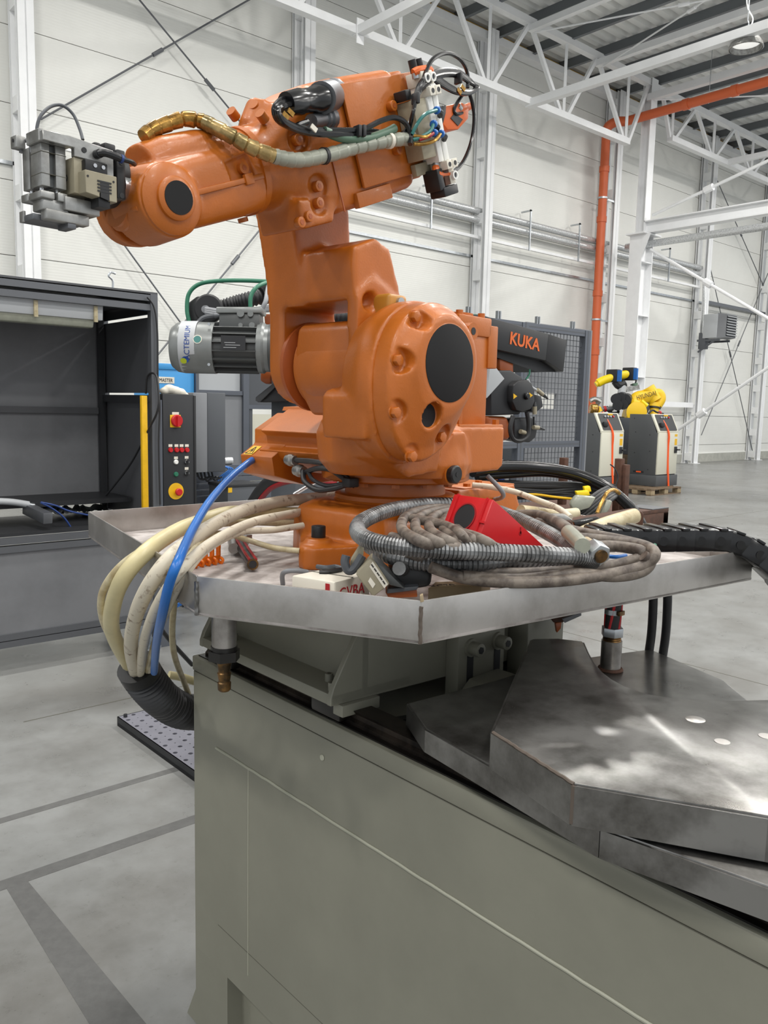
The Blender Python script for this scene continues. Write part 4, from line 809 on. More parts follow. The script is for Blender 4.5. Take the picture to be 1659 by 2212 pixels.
obj('flap',MB().prism([V(cq[0]),V(cq[1]),V(cq[1])+Vector((.0,-.006,.004)),V(cq[0])+Vector((.0,-.006,.004))],(0,0,.001)),'carton',cb,smooth=False)
tag(block('wood_chip',((907,1287),(914,1284),(916,1300),(908,1302)),1.29,.01,'wood_light',None,.001),'tiny wooden offcut at the front tray corner','offcut')
# row of orange plastic caps
oc=thing('cap_strip',hz(430,1220,1.336),'row of seven orange plastic caps lying in the tray','cap strip')
s0,s1=V(hz(388,1221,1.346)),V(hz(474,1207,1.346)); obj('strip',MB().bar(s0,s1,.004,.018),'orange_clear',oc,bevel=.001); dd=(s1-s0); nn2=Vector((dd.y,-dd.x,0)).normalized()
for i in range(7):
    q=s0.lerp(s1,i/6); k=obj('cap',MB().lathe(q+Vector((0,0,.002))-nn2*.004,(0,0,1),[(.0055,0),(.0055,.022),(.006,.024),(.0055,.034),(.004,.036)],14),'orange_clear',oc)
    obj('hook',MB().tube([q+nn2*.004+Vector((0,0,.004)),q+nn2*.012+Vector((0,0,-.001)),q+nn2*.008+Vector((0,0,-.009)),q+nn2*.0+Vector((0,0,-.007))],.0035,8),'orange_clear',oc)
# cut red and black hose with fitting
hs=thing('cut_hose',hz(530,1200,1.336),'short cut red and black hose with steel coupling in the tray','hose')
hp=Zp((512,1160,1.358),(520,1178,1.356),(532,1198,1.354),(546,1219,1.353)); obj('hose',MB().tube(hp,.0125,16),'black',hs)
for k in (0,2):
    o_=Vector((.006*(k-1),-.004*(k-1),.0105)); obj('stripe',MB().tube([V(p)+o_ for p in hp],.0034,6),'red_dark',hs)
e0=V(hp[-1]); ed=(V(hp[-1])-V(hp[-2])).normalized(); obj('bore',MB().cyl(e0,e0+ed*.0008,.0085,n=18),'rubber',hs); obj('liner',MB().lathe(e0,ed,[(.0125,0),(.0128,.0012),(.0088,.0012)],18,False),'brass',hs)
obj('coupling',MB().tube(Zp((502,1168,1.357),(515,1170,1.357),(528,1168,1.357)),.016,12).cyl(hz(502,1160,1.355),hz(505,1185,1.355),.013),'steel',hs)
obj('worm_drive',MB().box(hz(536,1160,1.37),(.016,.012,.012)),'zinc',hs)
# right part of the tray
cable('power_cable',Zp((1250,1158,1.42),(1290,1140,1.43),(1330,1126,1.44),(1372,1114,1.45)),.0185,'cream','fat cream cable stub pointing right beside the drag chain','cable',n=16)
cable('power_cable',Dp((1020,1048,2.2),(1060,1052,2.2),(1110,1062,2.2),(1160,1080,2.15),(1205,1098,2.1),(1232,1118,2.05)),.008,'cream_dirty','thin pale cable curving out behind the red wedge box')
cable('power_cable',Dp((1125,1102,2.1),(1160,1106,2.15),(1200,1112,2.15),(1245,1108,2.2)),.014,'cream','cream cable lying flat behind the red wedge box')
cable('power_cable',[RL((-.16,.17,.20)),RL((-.19,.20,.15))]+Zp((1045,1085,1.42),(1062,1108,1.38)),.006,'grey_mid','thin grey cable from turret down behind the red wedge box')
bt=block('steel_bar',((1222,1130),(1385,1104),(1392,1110),(1390,1136),(1240,1150)),2.05,.07,'rust',None,.004); tag(bt,'brown steel bar lying across the tray beside cream cable','bar')
tag(block('terminal_plate',((1185,1112),(1222,1112),(1238,1124),(1195,1124)),2.02,.03,'alu',None,.002),'small bright bracket behind the red wedge box','bracket')
tag(block('black_pad',((1240,1128),(1295,1118),(1300,1126),(1242,1142)),1.98,.03,'black_gloss',None,.002),'small black block between bar and cream cable','block')
# drag chain
dc_=thing('drag_chain',at(1440,1190,1.8),'black plastic cable drag chain hanging over the right tray edge','cable chain')
cp=smooth_path([at(1275,1162,1.80),at(1400,1163,1.82),at(1520,1162,1.85),at(1575,1166,1.86),at(1622,1190,1.85),at(1668,1225,1.84),at(1720,1290,1.82)],10)
acc=0; last=cp[0]; fwd=V(ray(CX,CY)); fwd.z=0; fwd.normalize(); cut_=[]
for i in range(1,len(cp)):
    acc+=(cp[i]-cp[i-1]).length
    if acc>.043: cut_.append((last,cp[i])); last=cp[i]; acc=0
for i,(p0,p1) in enumerate(cut_):
    t=(p1-p0).normalized(); m_=(p0+p1)/2; up=fwd.cross(t).normalized(); up = up if up.z>0 else -up
    lk=obj('link',MB().bar(p0-t*.002,p1+t*.004,.085,.050,up),'black_gloss',dc_,bevel=.006); 
    obj('side_pin',MB().cyl(m_-fwd*.0435,m_-fwd*.0450,.010,n=16),'black_gloss',lk); obj('cross_bar',MB().bar(p0+t*.012+up*.025,p0+t*.03+up*.025,.09,.006,up),'black_gloss',lk,bevel=.001)
# below the tray, right
for x,l in ((1407,'left of the two black hoses hanging below the tray'),(1438,'right of the two black hoses hanging below the tray')):
    cable('black_hose',Dp((x+3,1262,1.98),(x+4,1300,1.98),(x,1370,2.0),(x-10,1440,2.03),(x-18,1500,2.1)),.0105,'rubber',l,'hose','black hoses under the tray')
dh=thing('drain_hose',(sp.x,sp.y,Z2+.1),'red and black striped hose clamped on the drain stub','hose')
obj('hose',MB().tube([(sp.x,sp.y,Z2+.096),(sp.x+.001,sp.y,Z2+.15),(sp.x,sp.y+.002,1.331)],.0175,18,4),'rubber',dh)
for t in (3.3,4.6,2.0): obj('stripe',MB().tube([(sp.x+.0165*math.cos(t+.3*k),sp.y+.0165*math.sin(t+.3*k),Z2+.098+.0335*k) for k in range(4)],.0032,6,4),'red',dh)
obj('hose_clamp',MB().lathe((sp.x,sp.y,Z2+.128),(0,0,1),[(.0195,0),(.0195,.011)],24),'zinc',dh); obj('clamp_screw',MB().box((sp.x-.004,sp.y-.021,Z2+.134),(.020,.008,.010)),'brass',dh,bevel=.001)
obj('clamp_key',MB().box((sp.x+.026,sp.y+.004,Z2+.136),(.02,.01,.012)),'black',dh,bevel=.002)
ks=thing('limit_switch',at(1215,1340,1.9),'small dirty switch with orange tip under the tray','switch')
block('body',((1190,1330),(1245,1318),(1252,1326),(1215,1345),(1195,1345)),1.95,.04,'rust',ks); block('tip',((1200,1346),(1214,1343),(1212,1358),(1203,1368)),1.95,.02,'orange2',ks); block('lever',((1215,1338),(1256,1322),(1256,1330),(1220,1346)),1.93,.01,'grey_mid',ks,.001)
# --- robot dress pack
dp=thing('dress_pack',RL((.2,.17,.95)),'spiral-wrapped hose bundle strapped along the orange forearm','hose bundle')
path=[(310,296,.05),(330,281,.05),(360,268,.055),(400,257,.065),(440,263,.085),(490,289,.127),(540,317,.147),(590,337,.158),(640,346,.167),(700,337,.172),(770,318,.178),(840,304,.186),(892,299,.190)]
def wrapseg(i0,i1,m):
    pts=Bp(*path[i0:i1+1]); P=smooth_path(pts,20); L=sum((P[i+1]-P[i]).length for i in range(len(P)-1)); N=L/.022
    obj('wrap',MB().tube(pts,.0135,16,max(6,int(N*8/(len(pts)-1))),rad=lambda u:.0128*(1+.12*((u*N)%1)) if (u*N)%1<.93 else .0108),m,dp,ang=25)
wrapseg(0,4,'gold'); wrapseg(4,7,'wrap_gold'); wrapseg(7,12,'wrap')
for i in (9,11): obj('cable_tie',MB().tube([RL(pb(path[i][0]-3,path[i][1],path[i][2])),RL(pb(path[i][0]+3,path[i][1],path[i][2]))],.0158,16,1),'rubber' if i==9 else 'label_white',dp)
bk=thing('cable_harness',RL((.35,.17,.9)),'bundle of black cables looping from the round plug to the valves','cable harness')
for i in range(6):
    j=(i%3)*7-7; k=(i//3)*6; b=.175+.006*(i%3)
    obj('strand',MB().tube(Bp((640,218+j*.5,b),(612+j*.3,222+j,b),(597+j*.6,236+j*.4,b+.008),(606+j*.8,256+j*.3+k,b+.01),(640+j*.6,274+j*.3+k,b),(690,284+j*.5+k*.5,b),(745,286+j*.7,b),(800,288+j*.8,b),(860,296+j*.6,b),(884,284+j,b)),.0052,8),'black_gloss',bk)
obj('strand',MB().tube(Bp((664,263,.17),(640,275,.175),(680,288,.18),(745,283,.185),(785,279,.19),(820,262,.195),(850,254,.2),(874,264,.2),(886,290,.2),(886,312,.205)),.0055,8),'black_gloss',bk)
for i in range(4):
    j=i*4-6
    obj('strand',MB().tube(Bp((870,296+j*.5,.19),(884,272+j,.195),(893,240,.2+.004*i),(900+j*.4,205,.2),(915+j*.6,180+j,.2),(945,160+j*1.2,.19),(985,158+j,.18),(1015,176+j*.6,.17),(1029+j*.5,190,.17),(1012,201+j*.3,.175),(985,197+j*.6,.18),(958,182+j,.185),(938,168+j,.19)),.0042,8),'black_gloss',bk)
obj('strand',MB().tube(Bp((898,215,.2),(910,190,.2),(918,160,.2),(935,128,.19),(965,115,.18),(993,127,.175),(1009,155,.17),(1010,190,.17)),.0046,8),'black_gloss',bk)
obj('strand',MB().tube(Bp((1012,195,.17),(1022,230,.17),(1024,265,.17),(1017,310,.17),(1000,350,.175),(978,372,.185),(962,376,.19)),.0046,8),'black_gloss',bk)
obj('strand',MB().tube(Bp((1003,200,.17),(990,218,.165),(981,236,.16),(985,246,.16),(998,244,.155)),.0042,8),'black_gloss',bk)
for x,y,b in ((772,284,.19),(782,284,.19),(898,213,.205),(990,170,.185)): obj('cable_tie',MB().box(RL(pb(x,y,b)),(.008,.02,.022)),'rubber',bk,bevel=.002)
for x,y,b in ((628,243,.196),(617,250,.196),(678,277,.2),(1000,190,.185),(992,197,.185)): obj('marker_tag',MB().box(RL(pb(x,y,b)),(.014,.003,.009),Matrix.Rotation(.5,3,'Y')),'gold' if x!=678 else 'label_white',bk)
gt=cable('hose_stub',Bp((700,283,.178),(740,298,.182),(790,300,.185),(830,288,.187),(852,277,.188)),.0088,'green_tube','faded green hose strapped to the orange forearm','hose',n=14)
# turret leads
tl_=thing('motor_leads',RL((.22,-.05,.2)),'black motor cables looping under the orange motor box','cable harness')
for i,pts in enumerate((((640,994,.195),(675,997,.21),(710,1005,.21),(745,1028,.2),(768,1048,.19)),((660,1020,.195),(685,1012,.215),(712,1014,.215),(742,1033,.205),(766,1050,.195)),((655,1018,.20),(658,1040,.215),(685,1058,.22),(720,1056,.215),(748,1048,.205),(768,1046,.195)),((666,1018,.20),(676,1036,.215),(705,1049,.215),(735,1046,.21),(765,1044,.195)))):
    obj('strand',MB().tube(Ap(*pts),.0065 if i<3 else .005,8),'rubber',tl_)
obj('cable_tie',MB().box(RL(pa(757,1042,.2)),(.03,.03,.022)),'rubber',tl_,bevel=.004)
# gripper sensor leads
cable('sensor_lead',Bp((82,292,.05),(80,275,.05),(88,250,.05),(110,230,.045),(135,228,.045),(158,247,.05),(172,278,.06),(179,302,.07)),.0026,'grey_dark','thin dark sensor lead arching above the gripper')
cable('sensor_lead',Bp((70,330,.05),(66,310,.045),(58,303,.03),(48,308,.02),(46,330,.02)),.0035,'grey_mid','short grey lead curled at the gripper end')
# --- valve terminal on the rear plate
vt=thing('valve_block',RL(FA((.41,.16,.0))),'beige and white pneumatic valve block on the robot rear plate','valve block')
def vp_(name,mb,m,parent=None,**k): return obj(name,L4(mb),m,parent or vt,**k)
vp_('manifold',MB().bx(.372,.418,.152,.198,-.055,.062),'beige',bevel=.003)
vp_('base_rail',MB().bx(.378,.470,.152,.166,-.085,-.060),'beige',bevel=.002)
for i in range(2):
    s0_=.420+i*.020
    vp_('valve_body',MB().bx(s0_,s0_+.018,.156,.20,-.068,.085),'white',bevel=.0015)
    vp_('valve_cap',MB().bx(s0_-.001,s0_+.0175,.158,.212,.062,.080),'label_white',bevel=.001); vp_('cap_bore',MB().cyl((s0_+.009,.2115,.071),(s0_+.009,.2128,.071),.005,n=12),'rubber')
    vp_('exhaust_port',MB().lathe((s0_+.009,.196,.098),(0,1,-.1),[(.0095,0),(.0095,.010),(.006,.0105),(.006,.004)],16,False),'white_gloss'); vp_('port_core',MB().cyl((s0_+.009,.198,.098),(s0_+.009,.203,.098),.006,n=12),'grey_dark')
    vp_('pilot_body',MB().bx(s0_-.002,s0_+.017,.156,.198,.085,.112),'label_white',bevel=.001); vp_('solenoid',MB().cyl((s0_+.008,.175,.110),(s0_+.006,.175,.138),.009,n=14),'black')
    vp_('lower_cap',MB().bx(s0_+.010,s0_+.028,.158,.212,-.086,-.068),'label_white',bevel=.001); vp_('cap_bore',MB().cyl((s0_+.019,.2115,-.077),(s0_+.019,.2128,-.077),.005,n=12),'rubber')
    vp_('lower_body',MB().bx(s0_+.010,s0_+.028,.158,.198,-.118,-.086),'label_white' if i else 'rust',bevel=.001)
vp_('exhaust_port',MB().lathe((.461,.196,-.102),(0,1,0),[(.0095,0),(.0095,.010),(.006,.0105),(.006,.004)],16,False),'white_gloss'); vp_('port_core',MB().cyl((.461,.198,-.102),(.461,.203,-.102),.006,n=12),'grey_dark')
vp_('solenoid',MB().bx(.408,.428,.156,.198,-.125,-.080),'black',bevel=.003); vp_('solenoid',MB().bx(.418,.470,.158,.20,-.140,-.120),'black',bevel=.003); vp_('solenoid',MB().bx(.366,.384,.156,.19,.064,.084),'black',bevel=.002)
for i,(x,y) in enumerate(((944,238),(937,268),(938,287),(953,289))):
    q=V(RL(pb(x,y,.218))); k=obj('push_fitting',MB().lathe(q,V(RL(pb(x-6,y+2,.232)))-q,[(.008,-.004),(.008,.006),(.0065,.008)],14),'blue',vt); obj('elbow',MB().tube([q,V(RL(pb(x+8,y+5,.215))),V(RL(pb(x+6,y+12,.205)))],.0062,8),'black',k)
for pts,m in ((((943,238,.222),(920,246,.222),(903,265,.215),(890,290,.205)),'teal_tube'),(((936,269,.222),(928,285,.222),(905,298,.212),(892,302,.205)),'teal_tube'),(((936,288,.222),(925,295,.222),(905,302,.212)),'red_dark'),(((951,290,.222),(938,304,.225),(915,311,.215),(894,311,.205)),'gold'),(((930,290,.222),(918,296,.22),(893,293,.205)),'gold')):
    obj('air_tube',MB().tube(Bp(*pts),.0038,8),m,vt)
ps=thing('pressure_sensor',RL(FA((.49,.15,.0))),'orange pressure sensor with black display beside the valves','sensor')
k=az([tuple(pb(x,y,.15)[[0,2]]) for x,y in ((950,231),(993,223),(1008,232),(1006,258),(985,281),(962,282),(950,268))],.115,.158); obj('body',L3(k),'orange_sensor',ps,bevel=.003)
obj('cable_exit',MB().cyl(RL(pb(992,240,.15)),RL(pb(1013,230,.15)),.0085,n=14),'orange_sensor',ps); obj('collar',MB().cyl(RL(pb(995,236,.155)),RL(pb(990,229,.155)),.007,n=12),'chrome',ps)
obj('display',L3(az([tuple(pb(x,y,.16)[[0,2]]) for x,y in ((974,255),(982,245),(1000,258),(990,272))],.1585,.1600)),'cabinet_black',ps,smooth=False)
obj('mount',L3(az([tuple(pb(x,y,.15)[[0,2]]) for x,y in ((948,230),(957,229),(956,246),(950,270),(945,262))],.10,.16)),'black',ps,bevel=.002)
for pts,l in ((((893,158,.185),(905,152,.19),(925,150,.19),(930,156,.19)),'orange elbow plug at the top of the valve block'),(((941,361,.185),(944,374,.19),(955,378,.19),(970,376,.19)),'orange elbow plug at the bottom of the valve block')):
    o=thing('elbow_plug',RL(pb(*pts[0])),l,'plug','orange elbow plugs'); obj('body',MB().tube(Bp(*pts),.0085,10),'orange_sensor',o)
    top=l.find('top')>0; a_,b_=((899,170),(897,158)) if top else ((942,353),(942,364)); obj('coupling_nut',MB().cyl(RL(pb(a_[0],a_[1],.185)),RL(pb(b_[0],b_[1],.185)),.0082,n=12),'zinc',o)
# ================================================================ dark booth at the left
bt=thing('test_booth',(1.6,5.2,0),'dark grey aluminium-framed test booth at the left, open in front','booth')
X1,Y0,Y1=2.535,5.2,6.06; XL=.2; ZTOP=2.41
def bp_(n,mb,m,parent=None,**k): return obj(n,mb,m,parent or bt,smooth=False,**k)
for x,y in ((X1-.05,Y0),(X1-.05,Y1-.05),(XL,Y0),(XL,Y1-.05)): bp_('post',MB().bx(x,x+.05,y,y+.05,.08,ZTOP),'booth_frame')
for z,m in ((ZTOP-.05,'booth_frame'),(ZTOP-.11,'booth_frame'),(.82,'booth_frame'),(.77,'booth_frame'),(.18,'booth_frame'),(.225,'booth_frame')): bp_('front_rail',MB().bx(XL,X1-.05,Y0+.002,Y0+.048,z+.003,z+.043),m)
for z in (ZTOP-.05,.82,.18): bp_('side_rail',MB().bx(X1-.048,X1-.004,Y0+.05,Y1-.05,z,z+.045),'booth_frame')
bp_('roof',MB().bx(XL,X1,Y0,Y1,ZTOP,ZTOP+.012),'dark_panel'); bp_('roof_lining',MB().bx(XL,X1-.05,Y0+.05,Y1,ZTOP-.06,ZTOP-.055),'cabinet_black')
bp_('back_panel',MB().bx(XL,X1-.05,Y1-.03,Y1-.02,1.62,ZTOP-.05),'booth_wall'); bp_('back_panel',MB().bx(XL,X1-.05,Y1-.03,Y1-.02,.95,1.61),'booth_wall')
bp_('back_rail',MB().bx(XL,X1-.05,Y1-.06,Y1-.03,1.61,1.655),'dark_panel')
bp_('side_panel',MB().bx(X1-.03,X1-.02,Y0+.05,Y1-.05,1.765,2.265),'dark_panel'); bp_('side_panel',MB().bx(X1-.03,X1-.02,Y0+.05,Y1-.05,.9,1.70),'dark_panel'); bp_('side_panel',MB().bx(X1-.03,X1-.02,Y0+.05,Y1-.05,2.285,ZTOP-.05),'cabinet_black')
bp_('side_rail',MB().bx(X1-.07,X1-.03,Y0+.05,Y1-.05,1.70,1.75),'cabinet_black'); bp_('corner_post',MB().bx(X1-.09,X1-.05,Y1-.09,Y1-.05,.9,ZTOP-.05),'cabinet_black')
bp_('bench',MB().bx(XL,X1-.05,Y0+.05,Y1-.03,.865,.885),'cabinet_black'); bp_('bench_shelf',MB().bx(XL,X1-.05,Y0+.35,Y1-.03,1.0,1.03),'cabinet_black')
bp_('lower_panel',MB().bx(XL,X1-.05,Y0+.02,Y0+.03,.22,.79),'booth_wall')
bp_('leg_base',MB().prism([(X1-.03,Y0+.02,.30),(X1+.03,Y0+.02,.30),(X1+.12,Y0+.02,.03),(X1+.12,Y0+.02,.0),(X1-.03,Y0+.02,.0)],(0,.012,0)),'alu_profile')
for x,y in ((X1-.025,Y0+.025),(XL+.025,Y0+.025),(X1-.025,Y1-.03)): bp_('levelling_foot',MB().cyl((x,y,0),(x,y,.02),.03).cyl((x,y,.02),(x,y,.09),.01),'zinc')
hk=V(hy(245,620,5.22)); obj('hook',MB().tube([(hk.x,5.23,ZTOP+.01),(hk.x,5.23,ZTOP+.06),(hk.x-.025,5.23,ZTOP+.085),(hk.x-.01,5.23,ZTOP+.11),(hk.x+.02,5.23,ZTOP+.105)],.007,8),'zinc',bt)
yl=obj('light_curtain',MB().bx(2.415,2.455,5.205,5.235,.9,1.745),'yellow',bevel=.003); tag(yl,'scuffed yellow safety light curtain standing on the booth edge','light curtain')
fl=thing('strip_light',(1.6,5.32,2.17),'grey fluorescent strip light under the booth roof','lamp')
xr=V(hy(215,668,5.3)).x
obj('housing',MB().prism([(.4,5.24,2.315),(.4,5.25,2.215),(.4,5.40,2.215),(.4,5.42,2.27),(.4,5.40,2.33)],(xr-.4,0,0)),'grey_light',fl,bevel=.004); obj('diffuser',MB().prism([(.4,5.26,2.222),(.4,5.28,2.165),(.4,5.36,2.165),(.4,5.39,2.222)],(xr-.45,0,0)),'wrap',fl,bevel=.01)
for x in (xr-.42,xr-.05): obj('clip',MB().bx(x-.012,x+.012,5.232,5.25,2.20,2.30),'cream',fl,bevel=.003)
cable('booth_lead',[hy(*p,5.18) for p in ((318,642),(333,665),(340,720),(341,820),(345,880),(343,960),(346,1090))],.006,'rubber','black lead running down the booth corner post')
cable('booth_lead',[at(*p) for p in ((315,850,5.55),(318,815,5.5),(330,806,5.45),(340,820,5.42),(342,880,5.4),(320,930,5.5),(280,1005,5.75),(225,1075,5.9))],.007,'rubber','black lead drooping across the booth side wall')
# odds and ends on the bench
tb=cable('white_tube',[hy(*p,5.5) for p in ((-40,1082),(20,1084),(62,1090))],.022,'grey_light','white tube lying on the booth bench','tube')
obj('end_cap',MB().cyl(hy(62,1090,5.5),hy(74,1092,5.5),.015),'zinc',tb)
tag(obj('square_tube',MB().bar(hy(58,1098,5.55),hy(104,1120,5.25),.06,.07),'alu_dark',bevel=.004),'stub of square steel tube on the booth bench','tube')
fo=MB()
rs=random.Random(3); nx,ny=26,7; p00=V(hy(72,1092,5.7)); p10=V(hy(215,1088,5.9)); vs=[]
for j in range(ny):
    for i in range(nx): vs.append(p00.lerp(p10,i/(nx-1))+Vector((0,-.18+.06*j,-.05+rs.uniform(0,.035)+.03*math.sin(j))))
fo.add(vs,[(j*nx+i,j*nx+i+1,(j+1)*nx+i+1,(j+1)*nx+i) for j in range(ny-1) for i in range(nx-1)])
tag(obj('foil_sheet',fo,'foil'),'crumpled shiny foil on the booth bench','foil')
for i,l in enumerate(('upper','lower')): cable('blue_tube',[hy(*p,5.35) for p in (((88,1085),(120,1092),(150,1104),(192,1113)),((88,1086),(112,1098),(138,1118),(155,1142)))[i]],.006,'blue_dark','thin blue tube on the booth bench, '+l+' one','tube')
# black control panel
cpn=thing('control_panel',(2.68,5.3,.0),'black operator panel with red switches beside the dark booth','control panel')
xa,xb,yf=2.562,2.796,5.2
obj('box',MB().bx(xa,xb,yf,yf+.22,.62,1.762),'cabinet_black',cpn,bevel=.006); obj('edge_strip',MB().bx(xb-.004,xb+.014,yf-.004,yf+.22,.62,1.755),'black',cpn,bevel=.003); obj('stand',MB().bx(xa+.04,xa+.1,yf+.08,yf+.14,0,.63),'grey_dark',cpn,smooth=False)
obj('side_rail',MB().bx(xa-.03,xa-.005,yf,yf+.04,.3,1.72),'alu_profile',cpn,smooth=False)
def fpt(px,py): p=hy(px,py,yf); return (p[0],p[2])
def lab(px,py,w=.028,h=.018): x,z=fpt(px,py); obj('label',MB().bx(x-w/2,x+w/2,yf-.0016,yf,z-h/2,z+h/2),'label_white',cpn,smooth=False)
x,z=fpt(380,909); k=obj('main_switch',MB().bx(x-.045,x+.035,yf-.004,yf,z-.045,z+.04),'yellow',cpn,bevel=.002); obj('knob',MB().lathe((x+.002,yf-.004,z),(0,-1,0),[(.042,0),(.042,.012),(.036,.02)],24).box((x+.002,yf-.028,z-.003),(.016,.022,.07)),'red',k)
lab(379,893,.05,.018)
for px in (368,381,392,403.5):
    x,z=fpt(px,972); obj('indicator',MB().lathe((x,yf,z),(0,-1,0),[(.017,0),(.017,.006),(.014,.014)],18),'red',cpn); lab(px,962.5)
for px,py,m in ((380,998,'white_gloss'),(380,1024.5,'green')):
    x,z=fpt(px,py); obj('push_button',MB().lathe((x,yf,z),(0,-1,0),[(.017,0),(.017,.006),(.013,.012)],18),m,cpn)
lab(380,989)
for py in (998,1022):
    x,z=fpt(403,py); k=obj('selector',MB().lathe((x,yf,z),(0,-1,0),[(.018,0),(.018,.006),(.015,.012)],18),'chrome',cpn); obj('handle',MB().box((x,yf-.018,z),(.010,.016,.03)),'black',k); lab(403,py-10)
x,z=fpt(380,1061); k=obj('emergency_stop',MB().lathe((x,yf,z),(0,-1,0),[(.057,0),(.057,.003)],32),'yellow',cpn); obj('mushroom',MB().lathe((x+.008,yf-.003,z-.004),(0,-1,0),[(.014,0),(.014,.018),(.026,.02),(.026,.03),(.02,.036)],24),'red',k)
wb=MB()
for i,(px,py,r) in enumerate(((355,842,.035),(366,838,.045),(378,842,.045),(390,845,.04),(400,851,.028))): p=hy(px,py+3,5.3); wb.sphere(p,r,10,(1,1,.8))
# crumpled plastic bag
me=wb; tag(cast('plastic_bag',me,None,'label_white',None,.009,2),'crumpled pale plastic bag on top of the black panel','bag')
# blue cabinet behind
bl=thing('blue_cabinet',(3.6,7.1,0),'bright blue cabinet with white sign behind the black panel','cabinet')
obj('body',MB().bx(3.40,3.77,7.0,7.5,.0,2.053),'sky_blue',bl,bevel=.01); obj('lid',MB().bx(3.39,3.775,6.99,7.5,2.0,2.055),'sky_blue',bl,bevel=.008)
obj('sign',MB().bx(3.40,3.565,6.996,7.0,1.878,1.935),'label_white',bl,smooth=False); text('MASTER',.046,(3.415,6.9945,1.890),(1,0,0),(0,0,1),'print_dark',bl,squash=.80)
# grey switch cabinets
ca=thing('wall_cabinet',(3.3,5.9,1.15),'tall grey cabinet with dark door right of the black panel','cabinet')
obj('body',MB().bx(3.165,3.29,5.9,6.3,1.155,1.785),'grey_mid',ca,bevel=.006); obj('door',MB().bx(3.29,3.455,5.9,6.3,1.155,1.790),'grey_dark',ca,bevel=.006)
obj('mounting_rail',MB().bx(3.2,3.25,6.1,6.15,0,1.2),'grey_mid',ca,smooth=False)
for i in range(5): 
    q=[(425+i*8,1018),(430+i*8,1032+i%3*3),(440+i*7,1036-i%2*4),(455+i*6,1030)]; obj('loose_lead',MB().tube([hy(x,y,6.0) for x,y in q],.008,6),'rubber',ca)
en=thing('machine_enclosure',(4.4,7.0,0),'grey panelled machine enclosure behind the robot, left of fence','enclosure')
def enp(n,mb,m,**k): return obj(n,mb,m,en,smooth=False,**k)
enp('panel',MB().bx(3.78,4.29,7.0,7.04,0,1.80),'grey_mid'); enp('panel',MB().bx(3.80,4.27,7.02,7.05,1.82,2.10),'grey_light'); enp('rail',MB().bx(3.78,4.30,6.98,7.03,1.79,1.83),'alu_profile')
enp('post',MB().bx(4.28,4.345,6.97,7.05,0,2.3),'alu_profile'); enp('post',MB().bx(3.77,3.80,6.97,7.05,0,2.15),'alu_profile')
enp('panel',MB().bx(4.345,5.6,7.02,7.05,1.70,2.25),'grey_dark'); enp('rail',MB().bx(4.345,5.6,6.98,7.03,1.66,1.70),'alu_profile'); enp('side_post',MB().bx(4.36,4.395,6.99,7.03,.5,1.66),'grey_dark')
enp('white_board',MB().bx(4.395,5.4,7.0,7.02,.85,1.61),'controller_front'); enp('board_base',MB().bx(4.345,5.6,7.0,7.04,0,.85),'grey_mid')
enp('warning_sign',MB().bx(4.36,4.39,6.985,6.99,.9,.97),'label_white')
# stack of aluminium profiles and dark box below
ap=[]
for i in range(6):
    z=1.14-.052*i; y=5.0
    t=obj('aluminium_profile',MB().bx(2.95+.1*(i%2),4.6,6.2,6.25,z,z+.045),'alu_profile',smooth=False,bevel=.002); tag(t,'aluminium profile in the stack behind the tray, '+['topmost','second from top','third from top','fourth from top','fifth from top','lowest visible'][i],'profile','stacked aluminium profiles')
    if i==5: tag(obj('profile_rack',MB().bx(3.2,3.26,6.18,6.26,0,z).bx(4.3,4.36,6.18,6.26,0,z).bx(3.2,4.36,6.2,6.24,z-.05,z),'grey_dark',smooth=False),'dark rack holding the aluminium profiles','rack')
db=thing('dark_crate',(3.4,5.7,.7),'dark grey box with small hazard sticker behind the tray','box'); q=hy(492,1048,5.7); w=hy(566,1048,5.7)
obj('body',MB().bx(q[0],w[0],5.7,6.0,.55,q[2]),'grey_dark',db,bevel=.006); obj('lid',MB().bx(q[0]-.006,w[0]+.006,5.694,6.006,q[2]-.02,q[2]+.004),'cabinet_black',db,bevel=.003); s_=hy(497,1056,5.699); obj('hazard_sticker',MB().bx(s_[0]-.018,s_[0]+.018,5.6975,5.70,s_[2]-.03,s_[2]+.03),'yellow',db,smooth=False); obj('stand',MB().bx(q[0]+.02,w[0]-.02,5.72,5.98,0,.55),'grey_dark',db,smooth=False)
fr=cable('foil_duct',[(3.15,6.22,1.217),(3.4,6.22,1.217),(3.7,6.22,1.217)],.032,'silver_wrap','short foil-wrapped duct behind the orange motor box','duct')
cable('striped_hose',[at(*p) for p in ((545,1090,3.3),(565,1060,3.2),(590,1038,3.1),(640,1025,3.0),(720,1030,2.9))],.026,'rubber','thick red and black striped hose behind the white cables','hose',n=16)
STR=bpy.data.objects['striped_hose']
for dz in (.02,-.02): obj('stripe',MB().tube([at(*p)+np.array([0,-.012,dz]) for p in ((545,1090,3.28),(565,1060,3.18),(590,1038,3.08),(640,1025,2.98),(720,1030,2.88))],.010,8),'red_dark',STR)
for i in range(3): cable('blue_tube',[(3.17,6.22,1.217)]+[hy(*p,6.1) for p in ((490+4*i,1010),(472+5*i,1035),(462+6*i,1085),(458+7*i,1140),(456+7*i,1250))]+[(3.0+.03*i,6.1,.01)],.006,'blue','thin blue tube hanging behind the tray, '+['left','middle','right'][i]+' one','tube','blue tubes behind the tray')
cable('steel_strap',[at(*p) for p in ((635,1068,2.5),(665,1050,2.5),(690,1036,2.5))],.006,'chrome','short bright rod behind the orange motor box','rod')
